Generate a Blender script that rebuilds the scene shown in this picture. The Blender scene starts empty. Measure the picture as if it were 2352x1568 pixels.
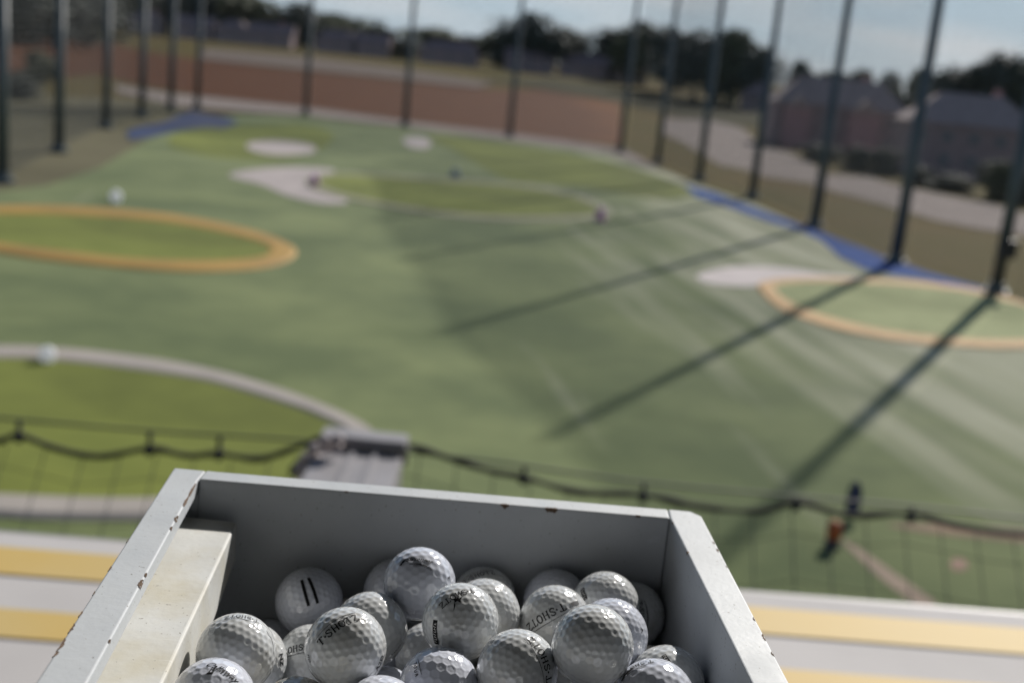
import bpy, bmesh, math, random
from mathutils import Vector, Matrix, Quaternion, noise as mnoise
from mathutils.geometry import tessellate_polygon
R_ = math.radians
random.seed(11)
scn = bpy.context.scene
COL = scn.collection

# ------------------------------------------------------------------ camera survey
FPX, PITCH, ROLL, EYE = 2800.0, R_(13.0646), math.atan(.10), 10.0
FWD = Vector((0, math.cos(PITCH), -math.sin(PITCH)))
UP0 = Vector((0, math.sin(PITCH), math.cos(PITCH)))
CR = Vector((1, 0, 0)) * math.cos(ROLL) + UP0 * math.sin(ROLL)
CU = Vector((-1, 0, 0)) * math.sin(ROLL) + UP0 * math.cos(ROLL)
CAM = Vector((0, 0, EYE))


def sstep(a, b, v):
    t = min(1, max(0, (v - a) / (b - a)))
    return t * t * (3 - 2 * t)


def terrain(x, y):
    return 4.6 * sstep(330, 480, y)


def ray(px, py):
    return (FWD * FPX + CR * (px - 1176) - CU * (py - 784)) / FPX


def at(px, py, z=0.0):
    """survey point on the ground (or on a level plane z) seen at a photo point"""
    d = ray(px, py)
    h = z
    p = None
    for _ in range(30):
        t = (h - EYE) / min(d.z, -1e-3)
        p = CAM + d * t
        h = h * .5 + (z + terrain(p.x, p.y)) * .5
    return p


def atY(px, py, Y):
    d = ray(px, py)
    return CAM + d * (Y / d.y)


# ------------------------------------------------------------------ materials
def nt(name):
    m = bpy.data.materials.new(name)
    m.use_nodes = True
    n = m.node_tree
    return m, n, n.nodes['Principled BSDF']


def mat(name, col, rough=.7, var=.15, scale=6.0, detail=4, metal=0.0, bump=0.0, bscale=60.0, col2=None, spec=None):
    m, n, b = nt(name)
    b.inputs['Roughness'].default_value = rough
    b.inputs['Metallic'].default_value = metal
    if spec is not None:
        b.inputs['Specular IOR Level'].default_value = spec
    tc = n.nodes.new('ShaderNodeTexCoord')
    no = n.nodes.new('ShaderNodeTexNoise')
    no.inputs['Scale'].default_value = scale
    no.inputs['Detail'].default_value = detail
    n.links.new(tc.outputs['Object'], no.inputs['Vector'])
    rp = n.nodes.new('ShaderNodeValToRGB')
    rp.color_ramp.elements[0].position = .3
    rp.color_ramp.elements[1].position = .7
    c2 = col2 if col2 else [c * (1 + var) for c in col]
    c1 = col if col2 else [c * (1 - var) for c in col]
    rp.color_ramp.elements[0].color = (*c1, 1)
    rp.color_ramp.elements[1].color = (*c2, 1)
    n.links.new(no.outputs['Fac'], rp.inputs['Fac'])
    n.links.new(rp.outputs['Color'], b.inputs['Base Color'])
    if bump:
        nb = n.nodes.new('ShaderNodeTexNoise')
        nb.inputs['Scale'].default_value = bscale
        nb.inputs['Detail'].default_value = 3
        n.links.new(tc.outputs['Object'], nb.inputs['Vector'])
        bp = n.nodes.new('ShaderNodeBump')
        bp.inputs['Strength'].default_value = bump
        bp.inputs['Distance'].default_value = .002
        n.links.new(nb.outputs['Fac'], bp.inputs['Height'])
        n.links.new(bp.outputs['Normal'], b.inputs['Normal'])
    return m


def turf_mat(name, a, bcol, worn, ang, sheen=.25, wscale=.05, thr=(.5, .75), stretch=.10):
    """artificial turf: two greens in broad clumps, paler worn streaks along one direction"""
    m, n, b = nt(name)
    b.inputs['Roughness'].default_value = .85
    b.inputs['Specular IOR Level'].default_value = .06
    b.inputs['Sheen Weight'].default_value = sheen
    b.inputs['Sheen Roughness'].default_value = .5
    tc = n.nodes.new('ShaderNodeTexCoord')
    def noise(scale, detail, mp=None):
        q = n.nodes.new('ShaderNodeTexNoise')
        q.inputs['Scale'].default_value = scale
        q.inputs['Detail'].default_value = detail
        n.links.new(mp.outputs['Vector'] if mp else tc.outputs['Object'], q.inputs['Vector'])
        return q
    def ramp(src, p0, p1, c0, c1):
        r = n.nodes.new('ShaderNodeValToRGB')
        r.color_ramp.elements[0].position = p0
        r.color_ramp.elements[1].position = p1
        r.color_ramp.elements[0].color = (*c0, 1)
        r.color_ramp.elements[1].color = (*c1, 1)
        n.links.new(src, r.inputs['Fac'])
        return r
    mp0 = n.nodes.new('ShaderNodeMapping')
    mp0.inputs['Rotation'].default_value = (0, 0, ang)
    n.links.new(tc.outputs['Object'], mp0.inputs['Vector'])
    mp = n.nodes.new('ShaderNodeMapping')
    mp.inputs['Scale'].default_value = (stretch, 1, 1)
    n.links.new(mp0.outputs['Vector'], mp.inputs['Vector'])
    n1, n2 = noise(.12, 5), noise(.8, 6)
    av = n.nodes.new('ShaderNodeMath')
    av.operation = 'MULTIPLY_ADD'
    av.inputs[1].default_value = .25
    n.links.new(n2.outputs['Fac'], av.inputs[0])
    n.links.new(n1.outputs['Fac'], av.inputs[2])
    base = ramp(av.outputs['Value'], .50, .76, [c * .85 for c in a], [c * 1.08 for c in bcol])
    streak = noise(wscale * 9, 4, mp)
    big = noise(.045, 3)
    mul = n.nodes.new('ShaderNodeMath')
    mul.operation = 'MULTIPLY_ADD'
    mul.inputs[1].default_value = .34
    n.links.new(big.outputs['Fac'], mul.inputs[0])
    half = n.nodes.new('ShaderNodeMath')
    half.operation = 'MULTIPLY'
    half.inputs[1].default_value = .70
    n.links.new(streak.outputs['Fac'], half.inputs[0])
    n.links.new(half.outputs['Value'], mul.inputs[2])
    # the right side of the range is more worn
    sx = n.nodes.new('ShaderNodeSeparateXYZ')
    n.links.new(tc.outputs['Object'], sx.inputs[0])
    mr = n.nodes.new('ShaderNodeMapRange')
    mr.inputs['From Min'].default_value = -3
    mr.inputs['From Max'].default_value = 16
    mr.inputs['To Min'].default_value = -.2
    mr.inputs['To Max'].default_value = .12
    n.links.new(sx.outputs['X'], mr.inputs['Value'])
    # and the part right under the tees is greener
    mr2 = n.nodes.new('ShaderNodeMapRange')
    mr2.inputs['From Min'].default_value = 20
    mr2.inputs['From Max'].default_value = 44
    mr2.inputs['To Min'].default_value = -.17
    mr2.inputs['To Max'].default_value = 0
    n.links.new(sx.outputs['Y'], mr2.inputs['Value'])
    ad = n.nodes.new('ShaderNodeMath')
    n.links.new(mul.outputs['Value'], ad.inputs[0])
    n.links.new(mr.outputs['Result'], ad.inputs[1])
    ad2 = n.nodes.new('ShaderNodeMath')
    n.links.new(ad.outputs['Value'], ad2.inputs[0])
    n.links.new(mr2.outputs['Result'], ad2.inputs[1])
    msk = ramp(ad2.outputs['Value'], thr[0], thr[1], (0, 0, 0), (1, 1, 1))
    gp = ramp(noise(.16, 2).outputs['Fac'], .60, .74, (0, 0, 0), (.55, .55, .55))
    gx = n.nodes.new('ShaderNodeMix')
    gx.data_type = 'RGBA'
    n.links.new(gp.outputs['Color'], gx.inputs[0])
    n.links.new(base.outputs['Color'], gx.inputs[6])
    gx.inputs[7].default_value = (a[0] * .62, a[1] * .68, a[2] * .45, 1)
    mx = n.nodes.new('ShaderNodeMix')
    mx.data_type = 'RGBA'
    n.links.new(msk.outputs['Color'], mx.inputs[0])
    n.links.new(gx.outputs[2], mx.inputs[6])
    mx.inputs[7].default_value = (*worn, 1)
    n.links.new(mx.outputs[2], b.inputs['Base Color'])
    return m


STREAK = at(1995, 929) - at(1790, 792)
ANG = -math.atan2(STREAK.y, STREAK.x)
M = {}
M['turf'] = turf_mat('turf', (.086, .116, .036), (.125, .150, .054), (.35, .345, .24), ANG, thr=(.45, .72), sheen=.08)
M['green'] = turf_mat('target turf', (.104, .124, .017), (.130, .150, .024), (0.1992, 0.2158, 0.0747), ANG, thr=(.55, .85), sheen=.05)
M['green_worn'] = turf_mat('worn target turf', (.22, .25, .09), (.29, .31, .14), (.47, .47, .33), ANG, thr=(.36, .58), sheen=.1)
M['white_turf'] = mat('white turf', (.27, .235, .225), .9, .15, .4)
M['ring_grey'] = mat('grey ring', (0.2656, 0.2365, 0.2075), .85, .1, .6)
M['ring_orange'] = mat('orange ring', (.25, .14, .008), .8, .25, .2)
M['ring_orange_worn'] = mat('worn orange ring', (.46, .265, .085), .8, .12, .5)
M['ring_pink'] = mat('faded pink ring', (0.1369, 0.1369, 0.07055), .85, .15, .4)
M['magenta'] = mat('magenta', (.5, .22, .42), .6)
M['blue'] = mat('blue turf', (.0005, .045, .21), .8, .3, .3, spec=.05)
M['blue_dusty'] = mat('dusty blue turf', (.006, .034, .115), .9, .2, .09, col2=(.10, .10, .125), spec=.05)
M['blue_dark'] = mat('slate blue', (.20, .25, .29), .6)
M['ground'] = mat('dry grass', (0.09545, 0.0664, 0.02324), .95, .25, .05, col2=(0.07055, 0.06308, 0.0166), spec=.05)
M['ground_left'] = mat('grey grass', (0.1079, 0.0996, 0.06225), .95, .25, .07, spec=.05)
M['dark_grass'] = mat('dark grass', (.045, .042, .022), .95, .25, .05, spec=.05)
M['red_field'] = turf_mat('red soil field', (.092, .030, .006), (.062, .020, .005), (.13, .046, .009), 0.15, sheen=0, wscale=.02, thr=(.55, .7), stretch=.03)
M['gravel'] = mat('gravel', (.21, .18, .165), .95, .12, .2, spec=.05)
M['concrete'] = mat('concrete', (.39, .375, .37), .85, .11, 1.6, 9, bump=.2, bscale=300)
M['yellow'] = mat('yellow floor paint', (.46, .295, .045), .7, .08, 1.2, 8, col2=(.44, .33, .13))
M['pole'] = mat('dark slate paint', (.062, .078, .082), .45, .15, .8)
M['cord'] = mat('dark cord', (.06, .064, .064), .8)
M['rope'] = mat('black rope', (.04, .037, .032), .85, .3, 30)
M['cable'] = mat('cable', (.05, .055, .04), .6)
M['steel'] = mat('grey steel', (.21, .20, .205), .5, .08, 5.0)
M['pinkcap'] = mat('pale strap', (.50, .42, .40), .7)
M['leaf'] = mat('leaf dark', (.050, .060, .042), .8, .35, .35)
M['leaf2'] = mat('leaf olive', (.080, .088, .036), .8, .35, .35)
M['bark'] = mat('bark', (.09, .07, .055), .9, .3, 3)
M['roof'] = mat('slate roof', (.24, .175, .175), .85, .15, .8)
M['roof_grey'] = mat('pale shingle roof', (.38, .29, .265), .85, .12, .8)
M['wall'] = mat('grey siding', (.34, .25, .245), .85, .1, 1.0)
M['brick'] = mat('brick', (.46, .27, .265), .9, .15, 1.5)
M['window'] = mat('window glass', (.14, .135, .15), .3, .05)
M['trim'] = mat('trim', (.30, .28, .28), .6)
M['white_plastic'] = mat('white plastic', (.78, .79, .82), .4, .03)
gm, gn, gb = nt('thin white globe')
tl = gn.nodes.new('ShaderNodeBsdfTranslucent')
tl.inputs['Color'].default_value = (.85, .85, .85, 1)
gb.inputs['Base Color'].default_value = (.8, .8, .82, 1)
gb.inputs['Roughness'].default_value = .5
ms = gn.nodes.new('ShaderNodeMixShader')
ms.inputs[0].default_value = .6
gn.links.new(gb.outputs[0], ms.inputs[1])
gn.links.new(tl.outputs[0], ms.inputs[2])
gn.links.new(ms.outputs[0], gn.nodes['Material Output'].inputs['Surface'])
M['globe'] = gm
M['navy'] = mat('navy cloth', (.012, .022, .085), .7, .2, 3)
M['orange'] = mat('orange plastic', (.42, .085, .012), .6, .1, 3)
M['black'] = mat('black plastic', (.015, .015, .017), .5, .1)
M['wornred'] = mat('faded red line', (.20, .13, .07), .9, .25, .8)
M['worntan'] = mat('bare backing', (.26, .19, .13), .9, .2, .8)
M['greenpatch'] = mat('dark green patch', (.085, .125, .045), .9, .2, .8)


def ball_mat(name, col, dirt, amount):
    m, n, b = nt(name)
    b.inputs['Roughness'].default_value = .13
    b.inputs['Specular IOR Level'].default_value = .55
    b.inputs['Coat Weight'].default_value = .5
    b.inputs['Coat Roughness'].default_value = .05
    b.inputs['Subsurface Weight'].default_value = .0
    tc = n.nodes.new('ShaderNodeTexCoord')
    oi = n.nodes.new('ShaderNodeObjectInfo')
    va = n.nodes.new('ShaderNodeVectorMath')
    n.links.new(tc.outputs['Object'], va.inputs[0])
    n.links.new(oi.outputs['Random'], va.inputs[1])
    no = n.nodes.new('ShaderNodeTexNoise')
    no.inputs['Scale'].default_value = 55
    no.inputs['Detail'].default_value = 7
    no.inputs['Roughness'].default_value = .65
    n.links.new(va.outputs[0], no.inputs['Vector'])
    rp = n.nodes.new('ShaderNodeValToRGB')
    rp.color_ramp.elements[0].position = .52
    rp.color_ramp.elements[1].position = .78
    rp.color_ramp.elements[0].color = (*col, 1)
    rp.color_ramp.elements[1].color = (*[c + (d - c) * amount for c, d in zip(col, dirt)], 1)
    n.links.new(no.outputs['Fac'], rp.inputs['Fac'])
    n.links.new(rp.outputs['Color'], b.inputs['Base Color'])
    return m


M['ball_grey'] = ball_mat('range ball cover', (.555, .575, .59), (.32, .31, .285), .9)
M['ball_cool'] = ball_mat('cool white ball cover', (.575, .605, .69), (.40, .41, .46), .6)
M['ball_tan'] = ball_mat('yellowed ball cover', (.48, .455, .39), (.32, .28, .21), .8)
M['ink'] = mat('black ink', (.012, .012, .014), .6, .1, spec=.15)
M['ink_soft'] = mat('worn ink', (.06, .062, .068), .6, .2, spec=.2)
M['white_ink'] = mat('white ink', (.6, .6, .6), .5)
M['chip'] = mat('bare board', (.11, .07, .045), .9, .4, 400, 3)


def paint_mat(name, col, stain=None):
    m, n, b = nt(name)
    b.inputs['Roughness'].default_value = .42
    tc = n.nodes.new('ShaderNodeTexCoord')
    def noise(s, d, r=.5):
        q = n.nodes.new('ShaderNodeTexNoise')
        q.inputs['Scale'].default_value = s
        q.inputs['Detail'].default_value = d
        q.inputs['Roughness'].default_value = r
        n.links.new(tc.outputs['Object'], q.inputs['Vector'])
        return q
    def ramp(src, p0, p1, c0, c1):
        r = n.nodes.new('ShaderNodeValToRGB')
        r.color_ramp.elements[0].position = p0
        r.color_ramp.elements[1].position = p1
        r.color_ramp.elements[0].color = (*c0, 1)
        r.color_ramp.elements[1].color = (*c1, 1)
        n.links.new(src, r.inputs['Fac'])
        return r
    base = ramp(noise(22, 6, .6).outputs['Fac'], .3, .75, [c * .93 for c in col], [c * 1.06 for c in col])
    speck = ramp(noise(420, 2).outputs['Fac'], .70, .74, (0, 0, 0), (1, 1, 1))
    last = base.outputs['Color']
    if stain:
        st = ramp(noise(14, 5, .6).outputs['Fac'], .42, .66, (0, 0, 0), (1, 1, 1))
        mx = n.nodes.new('ShaderNodeMix')
        mx.data_type = 'RGBA'
        n.links.new(st.outputs['Color'], mx.inputs[0])
        n.links.new(last, mx.inputs[6])
        mx.inputs[7].default_value = (*stain, 1)
        last = mx.outputs[2]
    for sc_, lo_, hi_ in (((26, 700, 90), .70, 1.14), ((600, 40, 60), .71, .86)):
        mpn = n.nodes.new('ShaderNodeMapping')
        mpn.inputs['Scale'].default_value = sc_
        mpn.inputs['Rotation'].default_value = (.2, .4, .35)
        n.links.new(tc.outputs['Object'], mpn.inputs['Vector'])
        q = n.nodes.new('ShaderNodeTexNoise')
        q.inputs['Scale'].default_value = 1
        q.inputs['Detail'].default_value = 2
        n.links.new(mpn.outputs['Vector'], q.inputs['Vector'])
        sk = ramp(q.outputs['Fac'], lo_, lo_ + .06, (0, 0, 0), (.6, .6, .6))
        mk = n.nodes.new('ShaderNodeMix')
        mk.data_type = 'RGBA'
        n.links.new(sk.outputs['Color'], mk.inputs[0])
        n.links.new(last, mk.inputs[6])
        mk.inputs[7].default_value = (*[c * hi_ for c in col], 1)
        last = mk.outputs[2]
    mx = n.nodes.new('ShaderNodeMix')
    mx.data_type = 'RGBA'
    n.links.new(speck.outputs['Color'], mx.inputs[0])
    n.links.new(last, mx.inputs[6])
    mx.inputs[7].default_value = (col[0] * .45, col[1] * .42, col[2] * .38, 1)
    n.links.new(mx.outputs[2], b.inputs['Base Color'])
    bp = n.nodes.new('ShaderNodeBump')
    bp.inputs['Strength'].default_value = .25
    bp.inputs['Distance'].default_value = .0006
    n.links.new(noise(260, 4).outputs['Fac'], bp.inputs['Height'])
    n.links.new(bp.outputs['Normal'], b.inputs['Normal'])
    b.inputs['Specular IOR Level'].default_value = .3
    rr = ramp(noise(35, 5).outputs['Fac'], .3, .7, (.42, .42, .42), (.62, .62, .62))
    n.links.new(rr.outputs['Color'], b.inputs['Roughness'])
    return m


M['paint'] = paint_mat('pale grey paint', (.455, .482, .51))
M['cream'] = paint_mat('dirty cream paint', (0.5478, 0.5561, 0.5436), (0.4814, 0.4565, 0.3735))


# ------------------------------------------------------------------ object helpers
def tag(o, label=None, cat=None, group=None, kind=None):
    if label: o['label'] = label
    if cat: o['category'] = cat
    if group: o['group'] = group
    if kind: o['kind'] = kind
    return o


def empty(name, loc, rotz=0.0):
    o = bpy.data.objects.new(name, None)
    COL.objects.link(o)
    o.location = loc
    o.rotation_euler = (0, 0, rotz)
    o.empty_display_size = .2
    return o


def link(name, me, parent=None, loc=None):
    o = bpy.data.objects.new(name, me)
    COL.objects.link(o)
    if parent:
        o.parent = parent
    if loc is not None:
        o.location = loc
    return o


def done(name, bm, mats, parent=None, loc=None, smooth=False):
    me = bpy.data.meshes.new(name)
    bm.normal_update()
    bm.to_mesh(me)
    bm.free()
    for m in (mats if isinstance(mats, (list, tuple)) else [mats]):
        me.materials.append(m)
    if smooth:
        for p in me.polygons:
            p.use_smooth = True
    return link(name, me, parent, loc)


def box(bm, x0, x1, y0, y1, z0, z1, mi=0):
    v = [bm.verts.new(p) for p in ((x0, y0, z0), (x1, y0, z0), (x1, y1, z0), (x0, y1, z0), (x0, y0, z1), (x1, y0, z1), (x1, y1, z1), (x0, y1, z1))]
    for f in ((3, 2, 1, 0), (4, 5, 6, 7), (0, 1, 5, 4), (1, 2, 6, 5), (2, 3, 7, 6), (3, 0, 4, 7)):
        bm.faces.new([v[i] for i in f]).material_index = mi


def tube(bm, pts, rad, n=8, cap=True, mi=0):
    """a tube through points; rad is a number or a list"""
    pts = [Vector(p) for p in pts]
    rads = rad if isinstance(rad, (list, tuple)) else [rad] * len(pts)
    rings = []
    ref = Vector((0, 0, 1))
    for i, p in enumerate(pts):
        d = (pts[min(i + 1, len(pts) - 1)] - pts[max(i - 1, 0)]).normalized()
        if abs(d.dot(ref)) > .95:
            a = d.cross(Vector((1, 0, 0))).normalized()
        else:
            a = d.cross(ref).normalized()
        b = d.cross(a)
        rings.append([bm.verts.new(p + (a * math.cos(2 * math.pi * k / n) + b * math.sin(2 * math.pi * k / n)) * rads[i]) for k in range(n)])
    for r0, r1 in zip(rings, rings[1:]):
        for k in range(n):
            bm.faces.new((r0[k], r0[(k + 1) % n], r1[(k + 1) % n], r1[k])).material_index = mi
    if cap:
        bm.faces.new(rings[0][::-1]).material_index = mi
        bm.faces.new(rings[-1]).material_index = mi


def prism(bm, top, z0, mi=0):
    """vertical prism: top = list of Vectors (counter-clockwise), down to z0"""
    t = [bm.verts.new(p) for p in top]
    b = [bm.verts.new((p[0], p[1], z0)) for p in top]
    n = len(t)
    bm.faces.new(t).material_index = mi
    bm.faces.new(b[::-1]).material_index = mi
    for i in range(n):
        bm.faces.new((t[i], b[i], b[(i + 1) % n], t[(i + 1) % n])).material_index = mi


def smooth_loop(pts, k=6):
    out = []
    n = len(pts)
    for i in range(n):
        p0, p1, p2, p3 = pts[i - 1], pts[i], pts[(i + 1) % n], pts[(i + 2) % n]
        for j in range(k):
            t = j / k
            out.append(.5 * ((2 * p1) + (p2 - p0) * t + (2 * p0 - 5 * p1 + 4 * p2 - p3) * t * t + (3 * p1 - p0 - 3 * p2 + p3) * t ** 3))
    return out


def sheet_bm(bm, loop, dz, mi=0):
    tri = tessellate_polygon([[Vector((p.x, p.y, 0)) for p in loop]])
    vs = [bm.verts.new((p.x, p.y, p.z + dz)) for p in loop]
    for t in tri:
        try:
            f = bm.faces.new([vs[i] for i in t])
            f.material_index = mi
            f.normal_update()
            if f.normal.z < 0:
                f.normal_flip()
        except ValueError:
            pass


def sheet(name, px, dz, m, curved=True, k=5):
    loop = [at(x, y) for x, y in px]
    if curved:
        loop = smooth_loop(loop, k)
    bm = bmesh.new()
    sheet_bm(bm, loop, dz)
    return tag(done(name, bm, m), kind='structure')


# ------------------------------------------------------------------ setting: ground and fields
bm = bmesh.new()
ys = [-60, 0, 60, 150, 250, 320] + list(range(335, 490, 10)) + [500, 600, 800, 1200, 2500, 5000]
xs = [-4000, -1500, -700, -400, -200, -100, 0, 100, 200, 400, 700, 1500, 4000]
gv = [[bm.verts.new((x, y, terrain(x, y) - .06)) for x in xs] for y in ys]
for j in range(len(ys) - 1):
    for i in range(len(xs) - 1):
        bm.faces.new((gv[j][i], gv[j][i + 1], gv[j + 1][i + 1], gv[j + 1][i]))
tag(done('ground', bm, M['ground'], smooth=True), kind='structure')

turf_loop = [Vector(p) for p in ((-20, 3.3, 0), (32, 3.3, 0), (29.5, 40, 0), (28.4, 60, 0))] + \
    [at(2300, 690), at(2170, 645), at(2055, 612), at(1870, 530), at(1727, 465), at(1605, 425), at(1510, 385), at(1400, 350), at(1170, 318), at(930, 293),
     at(702, 268), at(560, 262), at(450, 272), at(330, 325), at(230, 385), at(110, 425), at(-80, 448)] + [Vector((-27, 58, 0)), Vector((-23, 30, 0))]
bm = bmesh.new()
sheet_bm(bm, turf_loop, 0.0)
tag(done('turf_field', bm, M['turf']), kind='structure')

sheet('left_verge', [(-60, 470), (110, 432), (240, 388), (335, 322), (440, 262), (400, 235), (250, 225), (60, 222), (-80, 240)], -.02, M['ground_left'], False)
sheet('red_field', [(-40, 82), (60, 80), (140, 84), (230, 92), (330, 118), (460, 138), (640, 158), (860, 180), (1100, 205), (1250, 207), (1424, 235), (1424, 335), (1290, 322), (1170, 306),
                    (1060, 293), (900, 272), (700, 246), (470, 222), (300, 190), (230, 172), (140, 178), (-40, 186)], .02, M['red_field'], False)
sheet('dark_grass_verge', [(1100, 182), (1260, 180), (1560, 222), (1790, 255), (1800, 300), (1560, 268), (1424, 238), (1250, 208)], .15, M['dark_grass'], False)
sheet('far_road', [(470, 112), (700, 132), (900, 156), (1060, 180), (1140, 192), (1100, 204), (860, 178), (640, 156), (460, 138)], .2, mat('far gravel', (.135, .11, .095), .95, .12, .2, spec=.05), False)
sheet('gravel_strip', [(265, 196), (400, 216), (480, 224), (700, 247), (900, 274), (1060, 295), (1170, 307), (1290, 323), (1440, 345), (1520, 390), (1480, 384), (1390, 352),
                       (1170, 324), (930, 292), (700, 266), (560, 258), (420, 246), (270, 212)], .035, M['gravel'], False)
tr = lambda L: [((2048 + a / 2.24) * .7656, b / 2.24 * .7656) for a, b in L]
sheet('gravel_path', tr([(-130, 790), (0, 800), (200, 810), (400, 860), (520, 980), (700, 1020), (850, 1090), (950, 1170), (1250, 1190), (1450, 1250), (1550, 1270), (1800, 1320), (2150, 1390), (2400, 1470),
                         (2400, 1610), (2294, 1580), (2000, 1540), (1700, 1480), (1500, 1420), (1250, 1350), (950, 1270), (850, 1230), (550, 1190), (420, 1140), (250, 1110), (0, 960), (-130, 900)]), .02, M['gravel'], False)
sheet('blue_border', [(1570, 425), (1640, 443), (1720, 474), (1850, 522), (1950, 558), (2050, 598), (2140, 630), (2260, 662), (2250, 672), (2140, 646), (2060, 634), (1990, 620), (1930, 592), (1885, 552), (1830, 528), (1760, 508), (1680, 478), (1600, 452)],
      .03, M['blue'], False)
sheet('blue_corner_border', [(290, 304), (328, 290), (369, 284), (444, 253), (478, 263), (533, 273), (547, 284), (513, 297), (472, 294), (410, 301), (342, 318), (297, 321)], .04, M['blue_dusty'], False)
# pale patches and worn places in the turf
sheet('bunker', [(525, 403), (600, 388), (700, 385), (770, 392), (728, 415), (760, 440), (800, 465), (740, 468), (660, 450), (600, 425)], .03, M['white_turf'])
sheet('bunker', [(570, 330), (640, 324), (715, 335), (720, 352), (640, 358), (580, 348)], .05, M['white_turf'])
sheet('bunker', [(925, 320), (960, 314), (990, 326), (980, 342), (940, 338)], .04, M['white_turf'])
sheet('bunker', [(1600, 634), (1680, 614), (1800, 616), (1900, 630), (1985, 640), (1900, 652), (1770, 658), (1650, 655)], .03, mat('bright white turf', (.56, .49, .46), .9, .1, .4))
sheet('fairway_patch', [(420, 303), (560, 288), (700, 288), (765, 310), (735, 345), (650, 368), (500, 362), (390, 335)], .02, M['green'])
sheet('fairway_patch', [(985, 312), (1150, 328), (1350, 362), (1500, 400), (1585, 440), (1520, 458), (1350, 432), (1180, 415), (1110, 385), (1040, 345)], .02, M['green'])
sheet('worn_line', [(2040, 1205), (2150, 1204), (2250, 1210), (2400, 1222), (2400, 1248), (2250, 1236), (2120, 1222)], .015, M['wornred'])
sheet('worn_line', [(1935, 1245), (1965, 1255), (2060, 1320), (2150, 1385), (2125, 1400), (2030, 1335)], .015, M['worntan'])
sheet('worn_line', [(2185, 1285), (2215, 1285), (2222, 1305), (2190, 1310)], .015, mat('faded pink dot', (.25, .15, .10), .9))

# ------------------------------------------------------------------ target greens
def target(label, outer, inner, ring_m, green_m, lift, h=.10, thin=1.0):
    lo = smooth_loop([at(x, y) for x, y in outer], 6)
    li = smooth_loop([at(x, y) for x, y in inner], 6)
    c = sum(lo, Vector()) / len(lo)
    root = empty('target_green', (c.x, c.y, 0))
    tag(root, label, 'target', 'target greens on the range')
    bm = bmesh.new()
    lo2 = [p - c for p in lo]
    li2 = [p - c for p in li]
    n = len(lo2)
    # match the inner loop to the outer by direction
    def bydir(loop, a):
        best = None
        for i in range(len(loop)):
            p, q = loop[i], loop[(i + 1) % len(loop)]
            d = Vector((math.cos(a), math.sin(a)))
            det = d.x * -(q.y - p.y) + (q.x - p.x) * d.y
            if abs(det) < 1e-9: continue
            t = (p.x * -(q.y - p.y) + (q.x - p.x) * p.y) / det
            s = (d.x * p.y - d.y * p.x) / det
            if t > 0 and -1e-6 <= s <= 1 + 1e-6 and (best is None or t > best): best = t
        return best
    K = 120
    prof = [(1.0, 0.0), (.85, h), (.15, h), (0.0, h * .4)]
    rings = []
    for k in range(K):
        a = 2 * math.pi * k / K
        ro, ri = bydir(lo2, a), bydir(li2, a)
        ri = min(ro - (ro - ri) * thin, ro - .15)
        rings.append([bm.verts.new((math.cos(a) * (ri + (ro - ri) * f), math.sin(a) * (ri + (ro - ri) * f), z + lift)) for f, z in prof])
    for k in range(K):
        r0, r1 = rings[k], rings[(k + 1) % K]
        for j in range(3):
            bm.faces.new((r0[j], r1[j], r1[j + 1], r0[j + 1]))
    done('ring', bm, ring_m, root, smooth=False)
    bm = bmesh.new()
    ctr = bm.verts.new((0, 0, lift))
    vs = []
    for k in range(K):
        a = 2 * math.pi * k / K
        ro = bydir(lo2, a)
        ri = min(ro - (ro - bydir(li2, a)) * thin, ro - .15)
        vs.append(bm.verts.new((math.cos(a) * ri * 1.01, math.sin(a) * ri * 1.01, lift + h * .3)))
    for k in range(K):
        bm.faces.new((ctr, vs[k], vs[(k + 1) % K]))
    done('green', bm, green_m, root)
    return root


target('bright green target with a pale grey ring, nearest on the left behind the safety net',
       [(-250, 803), (0, 797), (150, 803), (350, 826), (500, 855), (640, 895), (760, 940), (850, 985), (890, 1030), (880, 1080), (800, 1130), (600, 1175), (335, 1196), (0, 1190), (-300, 1165), (-620, 1075), (-700, 950), (-520, 850)],
       [(-230, 838), (0, 826), (150, 833), (350, 858), (480, 880), (620, 920), (720, 955), (790, 990), (815, 1030), (800, 1065), (700, 1105), (540, 1135), (330, 1148), (0, 1139), (-280, 1118), (-550, 1045), (-610, 960), (-470, 878)],
       M['ring_grey'], M['green'], .02)
target('bright green target with an orange ring, at the left edge beyond the grey ringed one',
       [(0, 474), (130, 474), (270, 482), (400, 495), (530, 518), (630, 545), (680, 575), (665, 600), (600, 618), (470, 625), (300, 618), (100, 598), (0, 583), (-150, 560), (-230, 530), (-200, 500), (-100, 480)],
       [(0, 493), (130, 494), (270, 502), (390, 513), (500, 533), (590, 556), (622, 575), (605, 590), (560, 598), (460, 601), (300, 596), (110, 575), (0, 560), (-120, 542), (-180, 525), (-160, 507), (-90, 496)],
       M['ring_orange'], M['green'], .02)
target('pale worn target with a faded orange ring, at the right edge by the poles',
       [(1740, 660), (1790, 710), (1900, 752), (2050, 783), (2200, 797), (2330, 802), (2440, 795), (2480, 765), (2400, 715), (2270, 672), (2150, 652), (2000, 642), (1850, 640), (1770, 645)],
       [(1795, 665), (1840, 700), (1930, 730), (2060, 758), (2200, 772), (2330, 776), (2420, 768), (2440, 748), (2360, 712), (2250, 684), (2120, 666), (1980, 657), (1860, 655)],
       M['ring_orange_worn'], M['green_worn'], .045, .06, .7)
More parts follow.
